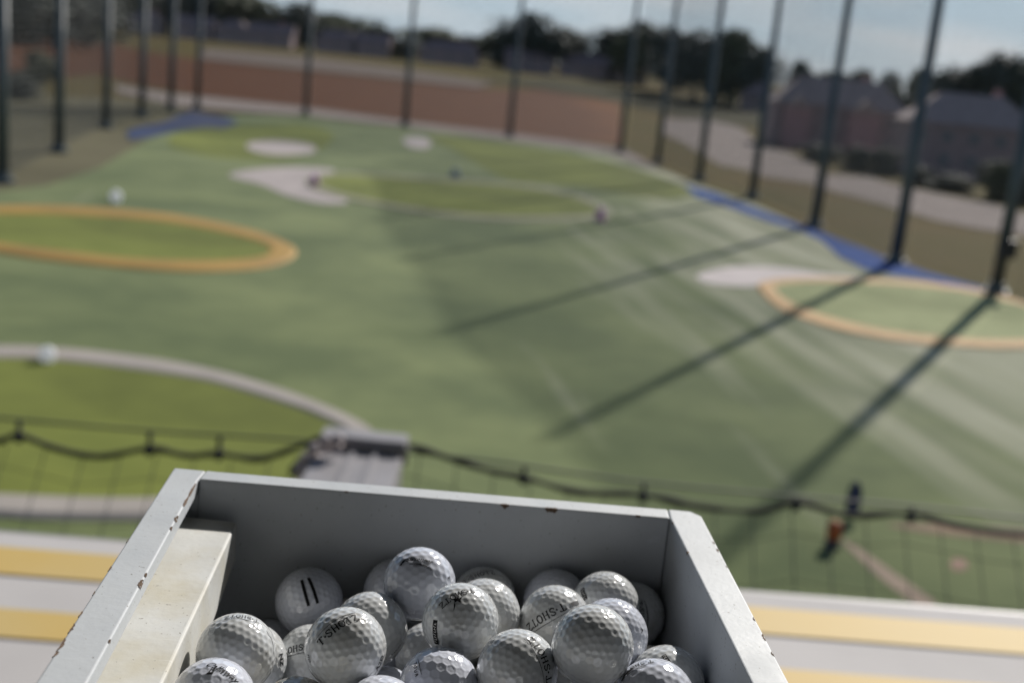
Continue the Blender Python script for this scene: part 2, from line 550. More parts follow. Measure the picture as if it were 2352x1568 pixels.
target('long yellow green target with a faint pinkish edge, in the middle of the range',
       [(705, 412), (760, 398), (900, 403), (1050, 413), (1200, 424), (1330, 448), (1402, 480), (1390, 502), (1300, 508), (1150, 508), (1000, 496), (850, 470), (760, 450), (712, 432)],
       [(735, 414), (780, 404), (900, 410), (1050, 420), (1190, 431), (1310, 453), (1372, 480), (1360, 494), (1290, 498), (1150, 498), (1000, 486), (860, 462), (780, 444), (742, 428)],
       M['ring_pink'], M['green'], .045, .05)

# small markers standing on the range
def round_marker(label, px, py, d):
    b = at(px, py)
    s = (b - CAM).length / FPX
    r = d * s / 2
    root = empty('round_marker', b)
    tag(root, label, 'marker', 'white round markers')
    bm = bmesh.new()
    bmesh.ops.create_uvsphere(bm, u_segments=24, v_segments=14, radius=r, matrix=Matrix.Translation((0, 0, r * 1.0)))
    done('globe', bm, M['globe'], root, smooth=True)
    bm = bmesh.new()
    tube(bm, [(0, 0, 0), (0, 0, .05), (0, 0, r * .25)], [r * .75, r * .75, r * .6], 16)
    done('base', bm, M['white_plastic'], root)


round_marker('white round marker on the grey ring of the nearest left target', 108, 832, 36)
round_marker('white round marker on the turf behind the orange ringed target', 266, 464, 26)


def cone_marker(name, label, px, py, w, hgt, m):
    b = at(px, py)
    s = (b - CAM).length / FPX
    r, h = w * s / 2, hgt * s
    root = empty(name, b)
    tag(root, label, 'marker', 'small coloured markers')
    bm = bmesh.new()
    tube(bm, [(0, 0, .04), (0, 0, h * .75), (0, 0, h * .97), (0, 0, h)], [r * .85, r * .6, r * .5, r * .2], 16)
    done('body', bm, m, root, smooth=True)
    bm = bmesh.new()
    box(bm, -r, r, -r, r, 0, .05)
    done('base', bm, M['black'] if m is M['orange'] else m, root)


cone_marker('corner_marker', 'small magenta marker at the left tip of the long middle target', 722, 428, 26, 26, M['magenta'])
cone_marker('corner_marker', 'small magenta marker at the right tip of the long middle target', 1378, 506, 26, 28, M['magenta'])
cone_marker('corner_marker', 'small slate blue marker on turf behind the long middle target', 1045, 406, 28, 18, M['blue_dark'])
# orange tub with a dark foot
b0 = at(1910, 1255)
sc = (b0 - CAM).length / FPX
root = empty('orange_bucket', b0)
tag(root, 'round orange bucket with a dark foot on the turf, below the navy banner', 'bucket')
bm = bmesh.new()
tube(bm, [(0, 0, 16 * sc), (0, 0, 20 * sc), (0, 0, 42 * sc), (0, 0, 56 * sc), (0, 0, 62 * sc)], [11 * sc, 15 * sc, 17 * sc, 14 * sc, 3 * sc], 18)
done('body', bm, M['orange'], root, smooth=True)
bm = bmesh.new()
tube(bm, [(0, 0, 0), (0, 0, 4 * sc), (0, 0, 17 * sc)], [19 * sc, 18 * sc, 12 * sc], 18)
done('foot', bm, M['black'], root)
b0 = at(1955, 1192)
sc = (b0 - CAM).length / FPX
root = empty('banner', b0)
tag(root, 'navy blue upright oval banner standing on the turf behind the net', 'banner')
bm = bmesh.new()
loop = []
for k in range(28):
    a = 2 * math.pi * k / 28
    loop.append((15 * sc * math.cos(a) * (1 - .12 * math.sin(a)), 42 * sc * math.sin(a) + 46 * sc))
fr = [bm.verts.new((x, -.03, z)) for x, z in loop]
bk = [bm.verts.new((x, .03, z)) for x, z in loop]
bm.faces.new(fr)
bm.faces.new(bk[::-1])
for k in range(28):
    bm.faces.new((fr[k], bk[k], bk[(k + 1) % 28], fr[(k + 1) % 28]))
done('cloth', bm, M['navy'], root)
bm = bmesh.new()
tube(bm, [(-15 * sc, .05, 0), (-15.5 * sc, .05, 60 * sc), (-8 * sc, .05, 88 * sc)], .015, 6)
done('pole', bm, M['black'], root)

# ------------------------------------------------------------------ net poles and barrier nets
PH = 31.5
def pole(p, label, boxed=False, PH=PH):
    root = empty('net_pole', (p.x, p.y, 0))
    tag(root, label, 'pole', 'tall net poles around the range')
    bm = bmesh.new()
    tube(bm, [(0, 0, 0), (0, 0, 9), (0, 0, 9.01), (0, 0, 20), (0, 0, 20.01), (0, 0, PH)], [.37, .32, .31, .26, .25, .15], 14)
    done('shaft', bm, M['pole'], root, smooth=True)
    bm = bmesh.new()
    tube(bm, [(0, 0, -.05), (0, 0, .25), (0, 0, .26), (0, 0, .6)], [.7, .7, .52, .46], 14)
    done('base_collar', bm, M['pole'], root)
    if boxed:
        bm = bmesh.new()
        box(bm, -.42, .42, -.85, -.40, 2.1, 3.0)
        box(bm, -.46, .46, -.89, -.38, 3.0, 3.08)
        done('control_box', bm, M['black'], root)
    return root


RP = [(2285, 675), (2055, 605), (1870, 520), (1727, 455), (1605, 415), (1510, 375), (1425, 350)]
FP = [(1170, 315), (930, 290), (702, 265), (452, 250)]
LP = [(392, 255), (325, 270), (243, 295), (135, 350), (5, 420)]
RB = [at(*q) for q in RP]
FB = [at(*q) for q in FP]
LB = [at(*q) for q in LP]
rl = ['nearest right-hand net pole with a black box low on its shaft', 'second right-hand net pole, at the near end of the blue border', 'third right-hand net pole, at the gap between the two blue borders',
      'fourth right-hand net pole, in front of the pink brick house side', 'fifth right-hand net pole, before the dark clump of trees', 'sixth right-hand net pole, where the gravel path begins', 'corner net pole between the far row and the right row']
rl[3] = 'fourth right-hand net pole, beside the right end of the dark tree clump'
RH = [31.5, 30.6, 34.0, 36.0, 36.0, 36.0, 36.0]
for i, p in enumerate(RB): pole(p, rl[i], i == 0, RH[i])
fl = ['far net pole in front of the tallest tree', 'far net pole standing before the middle of the red field', 'far net pole behind the small white oblong bunker', 'corner net pole between the far row and the left row, by the blue patch']
for i, p in enumerate(FB): pole(p, fl[i])
ll = ['left-hand net pole next to the far left corner pole', 'second left-hand net pole from the far left corner pole', 'third left-hand net pole from the far left corner pole', 'fourth left-hand net pole, second from the left edge of the photo', 'thickest looking left-hand net pole, at the left edge of the photo']
for i, p in enumerate(LB): pole(p, ll[i])
near = Vector((29.3, 57, 0))
pole(near, 'right-hand net pole nearest the tees, beyond the right edge of the photo')


def net(label, pts, out, step=.5, w=.042, hts=None):
    hts = hts or [PH] * len(pts)
    """woven net of vertical and horizontal cords, hung just outside a row of poles"""
    root = empty('barrier_net', (0, 0, 0))
    tag(root, label, 'net', 'barrier nets around the range')
    bm = bmesh.new()
    def bar(a, b):
        d = (b - a).normalized()
        s = d.cross(Vector((0, 0, 1)))
        s = Vector((1, 0, 0)) if s.length < .1 else s.normalized()
        u = s.cross(d).normalized()
        h = w / 2
        A = [bm.verts.new(a + s * x * h + u * y * h) for x, y in ((-1, -1), (1, -1), (1, 1), (-1, 1))]
        B = [bm.verts.new(b + s * x * h + u * y * h) for x, y in ((-1, -1), (1, -1), (1, 1), (-1, 1))]
        for k in range(4):
            bm.faces.new((A[k], A[(k + 1) % 4], B[(k + 1) % 4], B[k]))
    for a, b, ha, hb in zip(pts, pts[1:], hts, hts[1:]):
        a, b = a + out, b + out
        L = (b - a).length
        for i in range(int(L / step)):
            f = i * step / L
            q = a + (b - a) * f
            bar(q + Vector((0, 0, .05)), q + Vector((0, 0, ha + (hb - ha) * f - .4)))
        nz = int((max(ha, hb) - .4) / step)
        for j in range(nz):
            f = j / nz
            bar(a + Vector((0, 0, .1 + f * (ha - .5))), b + Vector((0, 0, .1 + f * (hb - .5))))
    done('mesh', bm, M['cord'], root)
    bm = bmesh.new()
    for a, b, ha, hb in zip(pts, pts[1:], hts, hts[1:]):
        tube(bm, [a + out + Vector((0, 0, ha - .3)), b + out + Vector((0, 0, hb - .3))], .05, 6)
    done('top_cable', bm, M['cord'], root)


net('dark barrier net along the right-hand row of poles', [near] + RB, Vector((.55, 0, 0)), .25, .021, [31.5] + RH)
net('dark barrier net along the far row of poles', [RB[-1]] + FB, Vector((0, .55, 0)), .5, .045)
net('dark barrier net along the left-hand row of poles', LB[::-1] + [FB[-1]], Vector((-.55, 0, 0)), .45, .02)

# ------------------------------------------------------------------ trees
def crown_mesh(seed, leaf, n=2600, mname='crown'):
    """leaf clumps spread through several lobes; unit: height about 1, base at 0.2"""
    rnd = random.Random(seed)
    bm = bmesh.new()
    lobes = []
    for k in range(15):
        a = rnd.uniform(0, 6.28)
        rr = rnd.uniform(0, .28)
        z = rnd.uniform(.16, .80)
        lobes.append((Vector((rr * math.cos(a), rr * math.sin(a), z)), rnd.uniform(.13, .24) * (1.15 - .5 * abs(z - .5))))
    lobes.append((Vector((0, 0, .82)), .16))
    for k in range(n):
        c, r = rnd.choice(lobes)
        d = Vector((rnd.gauss(0, 1), rnd.gauss(0, 1), rnd.gauss(0, 1))).normalized()
        p = c + d * r * rnd.uniform(.45, 1.08) ** .7
        s = rnd.uniform(.016, .042)
        nrm = (d + Vector((rnd.uniform(-.9, .9), rnd.uniform(-.9, .9), rnd.uniform(-.5, 1.0)))).normalized()
        t = nrm.orthogonal().normalized()
        t = Quaternion(nrm, rnd.uniform(0, 6.28)) @ t
        b = nrm.cross(t)
        bm.faces.new([bm.verts.new(p + t * s * x + b * s * y * .8) for x, y in ((-1, -.3), (.1, -1), (1, .2), (-.2, 1))])
    me = bpy.data.meshes.new(mname)
    bm.to_mesh(me)
    bm.free()
    me.materials.append(leaf)
    return me


def trunk_mesh(seed):
    rnd = random.Random(seed)
    bm = bmesh.new()
    tube(bm, [(0, 0, -.02), (.005, 0, .12), (.0, .01, .35), (.01, 0, .62)], [.035, .026, .02, .008], 8)
    for k in range(6):
        a = k * 1.05 + rnd.uniform(-.3, .3)
        z = rnd.uniform(.24, .45)
        e = Vector((math.cos(a) * .24, math.sin(a) * .24, z + rnd.uniform(.15, .3)))
        tube(bm, [(0, 0, z), e * .5 + Vector((0, 0, z * .5)), e], [.013, .009, .004], 6)
    me = bpy.data.meshes.new('trunk')
    bm.to_mesh(me)
    bm.free()
    me.materials.append(M['bark'])
    return me


CROWN = [crown_mesh(s, M['leaf'] if s % 3 else M['leaf2']) for s in range(1, 7)]
TRUNK = [trunk_mesh(s) for s in range(3)]
tn = [0]


def tree(px, ytop, wpx, Y, label, zb=None, ci=None):
    top = atY(px, ytop, Y)
    z0 = terrain(top.x, Y) if zb is None else zb
    h = (top.z - z0) * 1.03
    w = wpx * Y / FPX * 1.35
    k = tn[0]
    tn[0] += 1
    root = empty('tree', (top.x, Y, z0 - .06), k * 1.7)
    tag(root, label, 'tree', 'trees beyond the nets')
    ci = k % 6 if ci is None else ci
    for nm, me in (('crown', CROWN[ci]), ('trunk', TRUNK[k % 3])):
        o = link(nm, me, root)
        o.scale = (w / .8, w / .8, h)
    return root


# left: close dark trees filling the top left corner, then the row behind the houses
for x, t, w, Y, lab in [
    (20, -70, 230, 330, 'dark tree at the top left corner, cut by the left edge'), (130, -60, 230, 345, 'dark broad tree between the first two left poles'),
    (265, -60, 200, 520, 'dark tree behind the left poles, left of the first purple roof'), (380, -60, 210, 540, 'tall dark tree above the roofs near the last left poles'),
    (480, -40, 190, 520, 'dark tree just right of the last left pole'), (565, -15, 150, 520, 'dark tree left of the first opening of sky'),
    (640, 22, 90, 560, 'low tree below the first opening of sky'), (692, 2, 120, 520, 'tree crossed by the far pole behind the oblong bunker'),
    (775, 30, 150, 530, 'round tree right of the far left pole'), (876, 64, 110, 540, 'small tree left of the middle far pole'),
    (935, 88, 70, 500, 'dark low tree right behind the middle far pole'), (1000, 62, 150, 540, 'broad low tree right of the middle far pole'),
    (1085, 82, 110, 540, 'low sloping tree left of the tallest tree'), (1228, 26, 150, 500, 'tallest dark tree in the middle of the skyline'),
    (1170, 72, 100, 530, 'olive tree at the left foot of the tallest tree'), (1302, 62, 90, 530, 'olive tree at the right foot of the tallest tree'),
    (1410, 66, 120, 520, 'olive round tree right of the gap in the skyline'), (1478, 46, 110, 480, 'dark pointed tree crossed by the corner pole'),
    (1545, 66, 110, 430, 'dark tree at the left of the big dark clump'), (1612, 66, 130, 400, 'dark tree in the middle of the big dark clump'),
    (1694, 64, 140, 390, 'tall dark tree at the right of the big dark clump'), (1755, 110, 80, 380, 'lower dark tree closing the big dark clump on the right'),
    (1841, 138, 60, 330, 'small pointed tree above the left end of the brick house roof'), (1910, 160, 80, 330, 'low tree top above the brick house roof left of a pole'),
    (1985, 157, 90, 330, 'low tree top above the middle of the brick house roof'), (2050, 162, 80, 330, 'low tree top above the right end of the brick house roof'),
    (2130, 155, 110, 300, 'dark tree between the two large right houses'), (2215, 152, 140, 290, 'dark tree above the pale roofed house'),
    (2308, 122, 150, 280, 'large dark tree right of the pale roofed house'), (2375, 130, 130, 280, 'dark tree at the right edge of the photo')]:
    tree(x, t, w, Y, lab)


def shrub(px, py, wpx, hpx, label, leaf=0):
    b = at(px, py)
    s = (b - CAM).length / FPX
    root = empty('shrub', b - Vector((0, 0, .08)), px)
    tag(root, label, 'shrub', 'shrubs beyond the nets')
    o = link('foliage', CROWN[leaf], root)
    o.scale = (wpx * s / .8, wpx * s / .8, hpx * s * 1.3)
    o.location.z = -hpx * s * .28
    bm = bmesh.new()
    for k in range(3):
        tube(bm, [(0, 0, 0), (math.cos(k * 2) * wpx * s * .2, math.sin(k * 2) * wpx * s * .2, hpx * s * .7)], [.12, .04], 6)
    done('stem', bm, M['bark'], root)


shrub(1880, 372, 110, 40, 'low dark shrub left of the pole in front of the brick house')
shrub(1960, 392, 90, 58, 'dark shrub at the foot of the brick house, right of a pole')
shrub(2025, 402, 100, 62, 'dark rounded shrub between the third and second right poles')
shrub(2105, 425, 90, 44, 'green shrub at the foot of the second right pole')
shrub(2190, 440, 120, 40, 'low green shrub on the path edge before the pale roofed house')
shrub(2290, 458, 110, 85, 'large dark shrub left of the nearest right pole', 2)
shrub(2350, 470, 90, 70, 'dark shrub at the right edge behind the nearest pole')
shrub(1800, 335, 70, 40, 'olive shrub where the path bends, by the fourth right pole', 2)
shrub(84, 192, 90, 70, 'olive shrub on the red field, between the first two left poles', 2)
shrub(40, 226, 110, 60, 'dark low shrub beside the left edge pole', 1)

# ------------------------------------------------------------------ houses
def house(px, pbase, wpx, hwall, hroof, Y, label, wall, roof, hip=True, depth=9.0, yaw=0.0, wins=4, gables=(), zb=None, chim=True):
    b = atY(px, pbase, Y)
    w = wpx * Y / FPX
    z0 = terrain(b.x, Y) if zb is None else zb
    root = empty('house', (b.x, Y + depth / 2, z0 - .05), yaw)
    tag(root, label, 'house', 'houses beyond the nets')
    bm = bmesh.new()
    box(bm, -w / 2, w / 2, -depth / 2, depth / 2, 0, hwall)
    done('wall', bm, wall, root)
    bm = bmesh.new()
    e = .5
    x0, x1, y0, y1 = -w / 2 - e, w / 2 + e, -depth / 2 - e, depth / 2 + e
    ins = min(w, depth) * .45 if hip else 0
    v = [bm.verts.new(p) for p in ((x0, y0, hwall), (x1, y0, hwall), (x1, y1, hwall), (x0, y1, hwall), (x0 + ins, 0, hwall + hroof), (x1 - ins, 0, hwall + hroof))]
    for f in ((0, 1, 5, 4), (2, 3, 4, 5), (1, 2, 5), (3, 0, 4), (3, 2, 1, 0)):
        bm.faces.new([v[i] for i in f])
    rf = done('roof', bm, roof, root)
    if chim:
        bm = bmesh.new()
        box(bm, w * .18, w * .18 + .9, .6, 1.5, hwall + hroof * .4, hwall + hroof + .9)
        done('chimney', bm, M['brick'], rf)
    for gx, gw, gh, gm in gables:
        bm = bmesh.new()
        yy = -depth / 2 - 1.4
        box(bm, gx - gw / 2, gx + gw / 2, yy, -depth / 2 - .01, 0, gh)
        done('bay', bm, gm, root)
        bm = bmesh.new()
        q = [bm.verts.new(p) for p in ((gx - gw / 2 - .3, yy - .3, gh), (gx + gw / 2 + .3, yy - .3, gh), (gx, yy - .3, gh + gw * .42), (gx - gw / 2 - .3, 0, gh), (gx + gw / 2 + .3, 0, gh), (gx, 0, gh + gw * .42))]
        for f in ((0, 1, 2), (3, 5, 4), (0, 2, 5, 3), (1, 4, 5, 2), (0, 3, 4, 1)):
            bm.faces.new([q[i] for i in f])
        done('bay_roof', bm, roof, root)
    taken = [(g[0] - g[1] / 2 - .3, g[0] + g[1] / 2 + .3) for g in gables]
    for k in range(wins):
        cx = -w / 2 + w * (k + .5) / wins
        rows = (.22, .66) if hwall > 5 else (.35,)
        for fz in rows:
            inb = [g for g in gables if abs(cx - g[0]) < g[1] / 2 + .8]
            yy = -depth / 2
            if inb:
                yy -= 1.4
                if abs(cx - inb[0][0]) > inb[0][1] / 2 - .8: continue
            if k == 0 and fz == rows[0]:
                bm = bmesh.new()
                box(bm, cx - .5, cx + .5, yy - .06, yy - .003, .05, 2.15)
                dr = done('door', bm, M['trim'], root)
                continue
            bm = bmesh.new()
            z = hwall * fz
            box(bm, cx - .75, cx + .75, yy - .10, yy - .003, z, z + 1.5)
            fo = done('window', bm, M['trim'], root)
            bm = bmesh.new()
            box(bm, cx - .65, cx + .65, yy - .12, yy - .102, z + .1, z + 1.4)
            done('pane', bm, M['window'], fo)
    return root


fh = [(330, 92, 70, 'purple roofed far house seen between the left poles'), (440, 96, 90, 'purple roofed far house right of the last left poles'), (530, 100, 70, 'small dark far house above the left end of the far road'),
      (618, 104, 100, 'wide far house left of the far pole by the oblong bunker'), (770, 118, 90, 'far house right of the far pole by the oblong bunker'), (850, 128, 80, 'far house left of the middle far pole'),
      (1030, 142, 130, 'wide far house right of the middle far pole'), (1215, 160, 110, 'pale far house under the tallest tree'), (1345, 172, 120, 'far house below the gap in the skyline'), (1440, 184, 90, 'far house left of the corner pole'),
      (1750, 214, 70, 'small far house at the right foot of the dark tree clump')]
for k, (x, yb, w, lab) in enumerate(fh):
    house(x, yb, w, 5.2, 3.8, 490 if x < 1700 else 370, lab, M['wall'], M['roof'], hip=k % 2 == 0, wins=3, chim=k % 3 == 0)
house(1925, 340, 290, 7.2, 4.6, 205, 'two storey house with pink brick bays, behind the third right pole', M['wall'], M['roof_grey'], True, 10, -.06, 6,
      gables=[(-7.2, 4.2, 6.6, M['brick']), (3.6, 5.0, 6.6, M['brick'])])
house(2235, 400, 290, 7.0, 4.2, 165, 'large dark walled house with a pale hipped roof, at the right edge', M['wall'], M['roof_grey'], True, 11, -.12, 5)

# ------------------------------------------------------------------ bay floor
FZ = EYE - 1.38
e0, e1 = at(0, 1222, 0), None
def atz(px, py, z):
    d = ray(px, py)
    return CAM + d * ((z - EYE) / d.z)
eL, eR = atz(0, 1222, FZ), atz(2352, 1411, FZ)
ed = (eR - eL).normalized()
back = Vector((ed.y, -ed.x, 0))
A, B = eL - ed * 4, eR + ed * 4
bm = bmesh.new()
prism(bm, [A, A + back * 7, B + back * 7, B], FZ - .35)
tag(done('bay_floor', bm, M['concrete']), kind='structure')
def stripe(pa, pb, pc, pd):
    o0 = (atz(*pa, FZ) - eL).dot(back)
    o1 = (atz(*pb, FZ) - eL).dot(back)
    o2 = (atz(*pc, FZ) - eL).dot(back)
    o3 = (atz(*pd, FZ) - eL).dot(back)
    bm = bmesh.new()
    a, b = (o0 + o2) / 2, (o1 + o3) / 2
    vs = [bm.verts.new(p + Vector((0, 0, .004))) for p in (A + back * a, A + back * b, B + back * b, B + back * a)]
    bm.faces.new(vs)
    tag(done('floor_stripe', bm, M['yellow']), kind='structure')
stripe((0, 1255), (0, 1322), (2000, 1418), (2000, 1474))
stripe((0, 1395), (0, 1470), (1850, 1545), (1850, 1600))
bm = bmesh.new()
prism(bm, [Vector((-3.5, -2.2, FZ + .02)), Vector((3.5, -2.2, FZ + .02)), Vector((3.5, 1.75, FZ + .02)), Vector((-3.5, 1.75, FZ + .02))], FZ + .001)
tag(done('added_tee_mat', bm, mat('dark green mat', (.03, .055, .025), .95, .2, 30)), kind='structure')  # unseen mat, added to reduce light bounced off the sunlit floor
bm = bmesh.new()
pr = []
for k in (0, 1):
    p = (A, B)[k]
    pr.append([p - back * .02 + Vector((0, 0, -.35)), p - back * .02 + Vector((0, 0, -.003)), p - back * .002 + Vector((0, 0, -.003)), p - back * .002 + Vector((0, 0, -.35))])
r0, r1 = [[bm.verts.new(p) for p in r] for r in pr]
for k in range(4):
    bm.faces.new((r0[k], r0[(k + 1) % 4], r1[(k + 1) % 4], r1[k]))
tag(done('floor_edge_trim', bm, M['steel']), kind='structure')

# unseen bay roof and rear wall, added to keep the bin dark
bm = bmesh.new()
box(bm, -40, 40, -5, 2.35, EYE + 1.25, EYE + 1.55)
tag(done('bay_roof', bm, mat('dark ceiling paint', (.04, .04, .042), .8)), kind='structure')
bm = bmesh.new()
box(bm, -40, 40, -4.2, -4.0, FZ, EYE + 1.25)
tag(done('bay_rear_wall', bm, mat('dark wall paint', (.05, .048, .046), .8)), kind='structure')

for sx in (-2.7, 2.7):  # unseen dividers added to cut side light reaching the bin
    bm = bmesh.new()
    box(bm, sx - .06, sx + .06, -3.99, .15, FZ + .001, EYE + 1.249)
    tag(done('added_partition_wall', bm, mat('partition paint', (.06, .058, .056), .8)), kind='structure')

# ------------------------------------------------------------------ safety net below the floor edge
NY = 6.5
root = empty('safety_net', atY(0, 1000, NY))
tag(root, 'dark safety net hung from a sagging rope and cable in front of the bay floor', 'net')
org = root.location.copy()
def curve_pts(px, Y, k=6):
    p = [atY(x, y, Y) - org for x, y in px]
    out = []
    for i in range(len(p) - 1):
        p0, p1, p2, p3 = p[max(i - 1, 0)], p[i], p[i + 1], p[min(i + 2, len(p) - 1)]
        for j in range(k):
            t = j / k
            out.append(.5 * ((2 * p1) + (p2 - p0) * t + (2 * p0 - 5 * p1 + 4 * p2 - p3) * t * t + (3 * p1 - p0 - 3 * p2 + p3) * t ** 3))
    out.append(p[-1])
    return out
cab = [(-200, 940), (0, 960), (350, 990), (700, 1012), (960, 1040), (1170, 1065), (1480, 1108), (1830, 1140), (2100, 1163), (2352, 1190), (2600, 1215)]
bm = bmesh.new()
tube(bm, curve_pts(cab, NY), .008, 6)
done('cable', bm, M['cable'], root)
rope = [(-200, 1000), (-90, 1030), (0, 1012), (45, 1000), (130, 1030), (230, 1048), (345, 1030), (430, 1046), (505, 1042), (600, 1053), (700, 1020), (760, 1002), (880, 1012), (960, 1028), (1050, 1058), (1130, 1082), (1205, 1096), (1330, 1130), (1480, 1136), (1600, 1162), (1740, 1174), (1830, 1154),
        (1950, 1182), (2095, 1180), (2200, 1207), (2352, 1228), (2600, 1240)]
bm = bmesh.new()
rp_ = curve_pts(rope, NY)
tube(bm, rp_, [.019 + .011 * (mnoise.noise(Vector((i * .31, 0, 0)))) for i in range(len(rp_))], 8)
done('rope', bm, M['rope'], root, smooth=True)
for x, ya, yb in [(45, 962, 1004), (345, 988, 1034), (505, 1000, 1044), (1205, 1068, 1100), (1480, 1106, 1140), (1830, 1140, 1160), (2095, 1162, 1186)]:
    bm = bmesh.new()
    a, b = atY(x, ya, NY) - org, atY(x - 2, yb, NY) - org
    tube(bm, [a, b], .014, 6)
    tube(bm, [b + Vector((0, 0, .03)), b, b - Vector((0, 0, .03))], [.02, .034, .02], 8)
    done('hanger', bm, M['cord'], root)
bm = bmesh.new()
step = .21
x = -3.6
def rope_z(xx):
    pts = rp_
    for p, q in zip(pts, pts[1:]):
        if p.x + org.x <= xx <= q.x + org.x:
            t = (xx - p.x - org.x) / max(q.x - p.x, 1e-6)
            return p.z + (q.z - p.z) * t
    return rp_[-1].z
cols = []
while x < 3.7:
    z = rope_z(x)
    cols.append((x - org.x, z))
    x += step
for xx, z in cols:
    tube(bm, [(xx, 0, z), (xx + .01, -.5, z - .55), (xx, -1.5, z - .95), (xx, -3.3, z - .75)], .0032, 4, False)
for dy, dz in ((-.12, -.13), (-.3, -.33), (-.5, -.55), (-.8, -.68), (-1.15, -.82), (-1.5, -.95), (-1.9, -.92), (-2.3, -.88), (-2.8, -.8)):
    tube(bm, [(a, dy, z + dz) for a, z in cols], .0024, 4, False)
done('mesh', bm, M['cord'], root)

# steel outrigger arm that carries the net
c0 = atY(842, 1000, 6.4)
zt = c0.z
root = empty('net_outrigger', (c0.x, 4.8, zt))
tag(root, 'grey steel net outrigger with a wide end plate behind the ball bin', 'bracket')
xa, xb = atY(742, 1000, 6.4).x - c0.x, atY(938, 1000, 6.4).x - c0.x
bm = bmesh.new()
box(bm, xa, xb, 1.50, 1.66, -.05, .012)
box(bm, xa, xb, 1.62, 1.664, -.16, -.052)
bmesh.ops.bevel(bm, geom=bm.edges[:], offset=.006, segments=2, affect='EDGES')
done('end_plate', bm, M['steel'], root)
bm = bmesh.new()
box(bm, xa - .01, xb - .01, -1.8, 1.49, -.34, -.06)
bmesh.ops.bevel(bm, geom=bm.edges[:], offset=.012, segments=2, affect='EDGES')
done('arm', bm, M['steel'], root)
bm = bmesh.new()
for q in (.18, .30):
    box(bm, xa + q, xa + q + .025, -1.79, 1.485, -.059, -.045)
done('seam_rib', bm, M['steel'], root)
for k, (px, py) in enumerate([(703, 1052), (722, 1030), (748, 1012), (775, 1008), (690, 1075)]):
    p = atY(px, py, 6.15) - Vector((c0.x, 4.8, zt))
    bm = bmesh.new()
    bmesh.ops.create_uvsphere(bm, u_segments=14, v_segments=8, radius=.034, matrix=Matrix.Translation(p) @ Matrix.Diagonal((1.1, .8, .9, 1)))
    tube(bm, [p + Vector((-.03, .0, -.045)), p + Vector((.03, .01, -.05))], .02, 8)
    done('strap_roll', bm, M['pinkcap'], root, smooth=True)
bm = bmesh.new()
p0 = atY(676, 1078, 6.42) - Vector((c0.x, 4.8, zt))
p1 = atY(742, 1008, 6.42) - Vector((c0.x, 4.8, zt))
pts = []
for i in range(60):
    t = i / 59
    a = t * 2 * math.pi * 7
    q = p0 + (p1 - p0) * t
    pts.append(q + Vector((math.cos(a) * .035, math.sin(a) * .03, math.sin(a + 1) * .035)))
tube(bm, pts, .012, 6)
done('rope_coil', bm, M['rope'], root, smooth=True)

# ------------------------------------------------------------------ the ball bin
H = EYE - .285
bi = [Vector((-.1937, .7457, H)), Vector((.1158, .7604, H))]
bo = [Vector((-.2143, .7625, H)), Vector((.1362, .7785, H))]
li1 = Vector((-.1640, .400, H)); lo1 = Vector((-.1857, .395, H))
ri1 = Vector((.1452, .400, H)); ro1 = Vector((.1628, .395, H))
ZB = H - .150
binr = empty('ball_bin', (-.02, .57, ZB - .004))
tag(binr, 'pale grey chipped wooden bin full of golf balls, in the foreground', 'ball bin')
off = binr.location.copy()


def wall(name, top, zbot, mats, bev=.0011, chips=(), extra=None):
    bm = bmesh.new()
    prism(bm, [p - off for p in top], zbot - off.z)
    if extra:
        prism(bm, [p - off for p in extra], zbot - off.z)
    bm.normal_update()
    bmesh.ops.recalc_face_normals(bm, faces=bm.faces[:])
    bmesh.ops.bevel(bm, geom=bm.edges[:], offset=bev, segments=3, affect='EDGES', profile=.5)
    rnd = random.Random(len(chips) + int(abs(top[0].x) * 1000))
    for (a, b, inward, t, ln, wd) in chips:
        # a chip wraps the top edge a-b: irregular flake on the top face and on the side face
        d = (b - a).normalized()
        c = a + (b - a) * t - off
        n = 9
        topv, edv, sidv = [], [], []
        for i in range(n):
            s = (i / (n - 1) - .5) * ln
            env = math.sqrt(max(0, 1 - (2 * (i / (n - 1)) - 1) ** 2)) * rnd.uniform(.45, 1.1)
            q = c + d * s
            e = inward * -.00015
            topv.append(bm.verts.new(q + inward * (wd * .75 * env + .0002) + Vector((0, 0, .00012))))
            edv.append(bm.verts.new(q + e + Vector((0, 0, .00012)) + inward * rnd.uniform(.0001, .0006)))
            sidv.append(bm.verts.new(q + e + Vector((0, 0, -wd * env * 1.2 - .0003))))
        for i in range(n - 1):
            for u, v in ((topv, edv), (edv, sidv)):
                f = bm.faces.new((u[i], u[i + 1], v[i + 1], v[i]))
                f.material_index = 1
    return done(name, bm, mats, binr)


PM = [M['paint'], M['chip']]
lin = (li1 - bi[0]).normalized(); lin = Vector((-lin.y, lin.x, 0))       # points from inner edge toward the rim's middle or away
if lin.x > 0: lin = -lin
rin = Vector((-lin.x, lin.y * -1, 0))
rin = Vector((.998, .06, 0))
bin_ = Vector((0, 1, 0))
def tY(edge, py, y0):  # parameter along an edge for a given world y
    a, b = edge
    return (y0 - a.y) / (b.y - a.y)
Li = (bi[0], li1); Lo = (bo[0], lo1); Ri = (bi[1], ri1); Ro = (bo[1], ro1)
def yof(px, py): return atz(px, py, H).y
cl = []
for px, py, ln, wd in [(440, 1125, .026, .0010), (428, 1150, .016, .0012), (411, 1190, .008, .0020), (397, 1212, .004, .0012), (330, 1318, .004, .0010), (319, 1338, .009, .0022), (246, 1470, .003, .0008)]:
    cl.append((Li[0], Li[1], lin, tY(Li, 0, yof(px, py)), ln, wd))
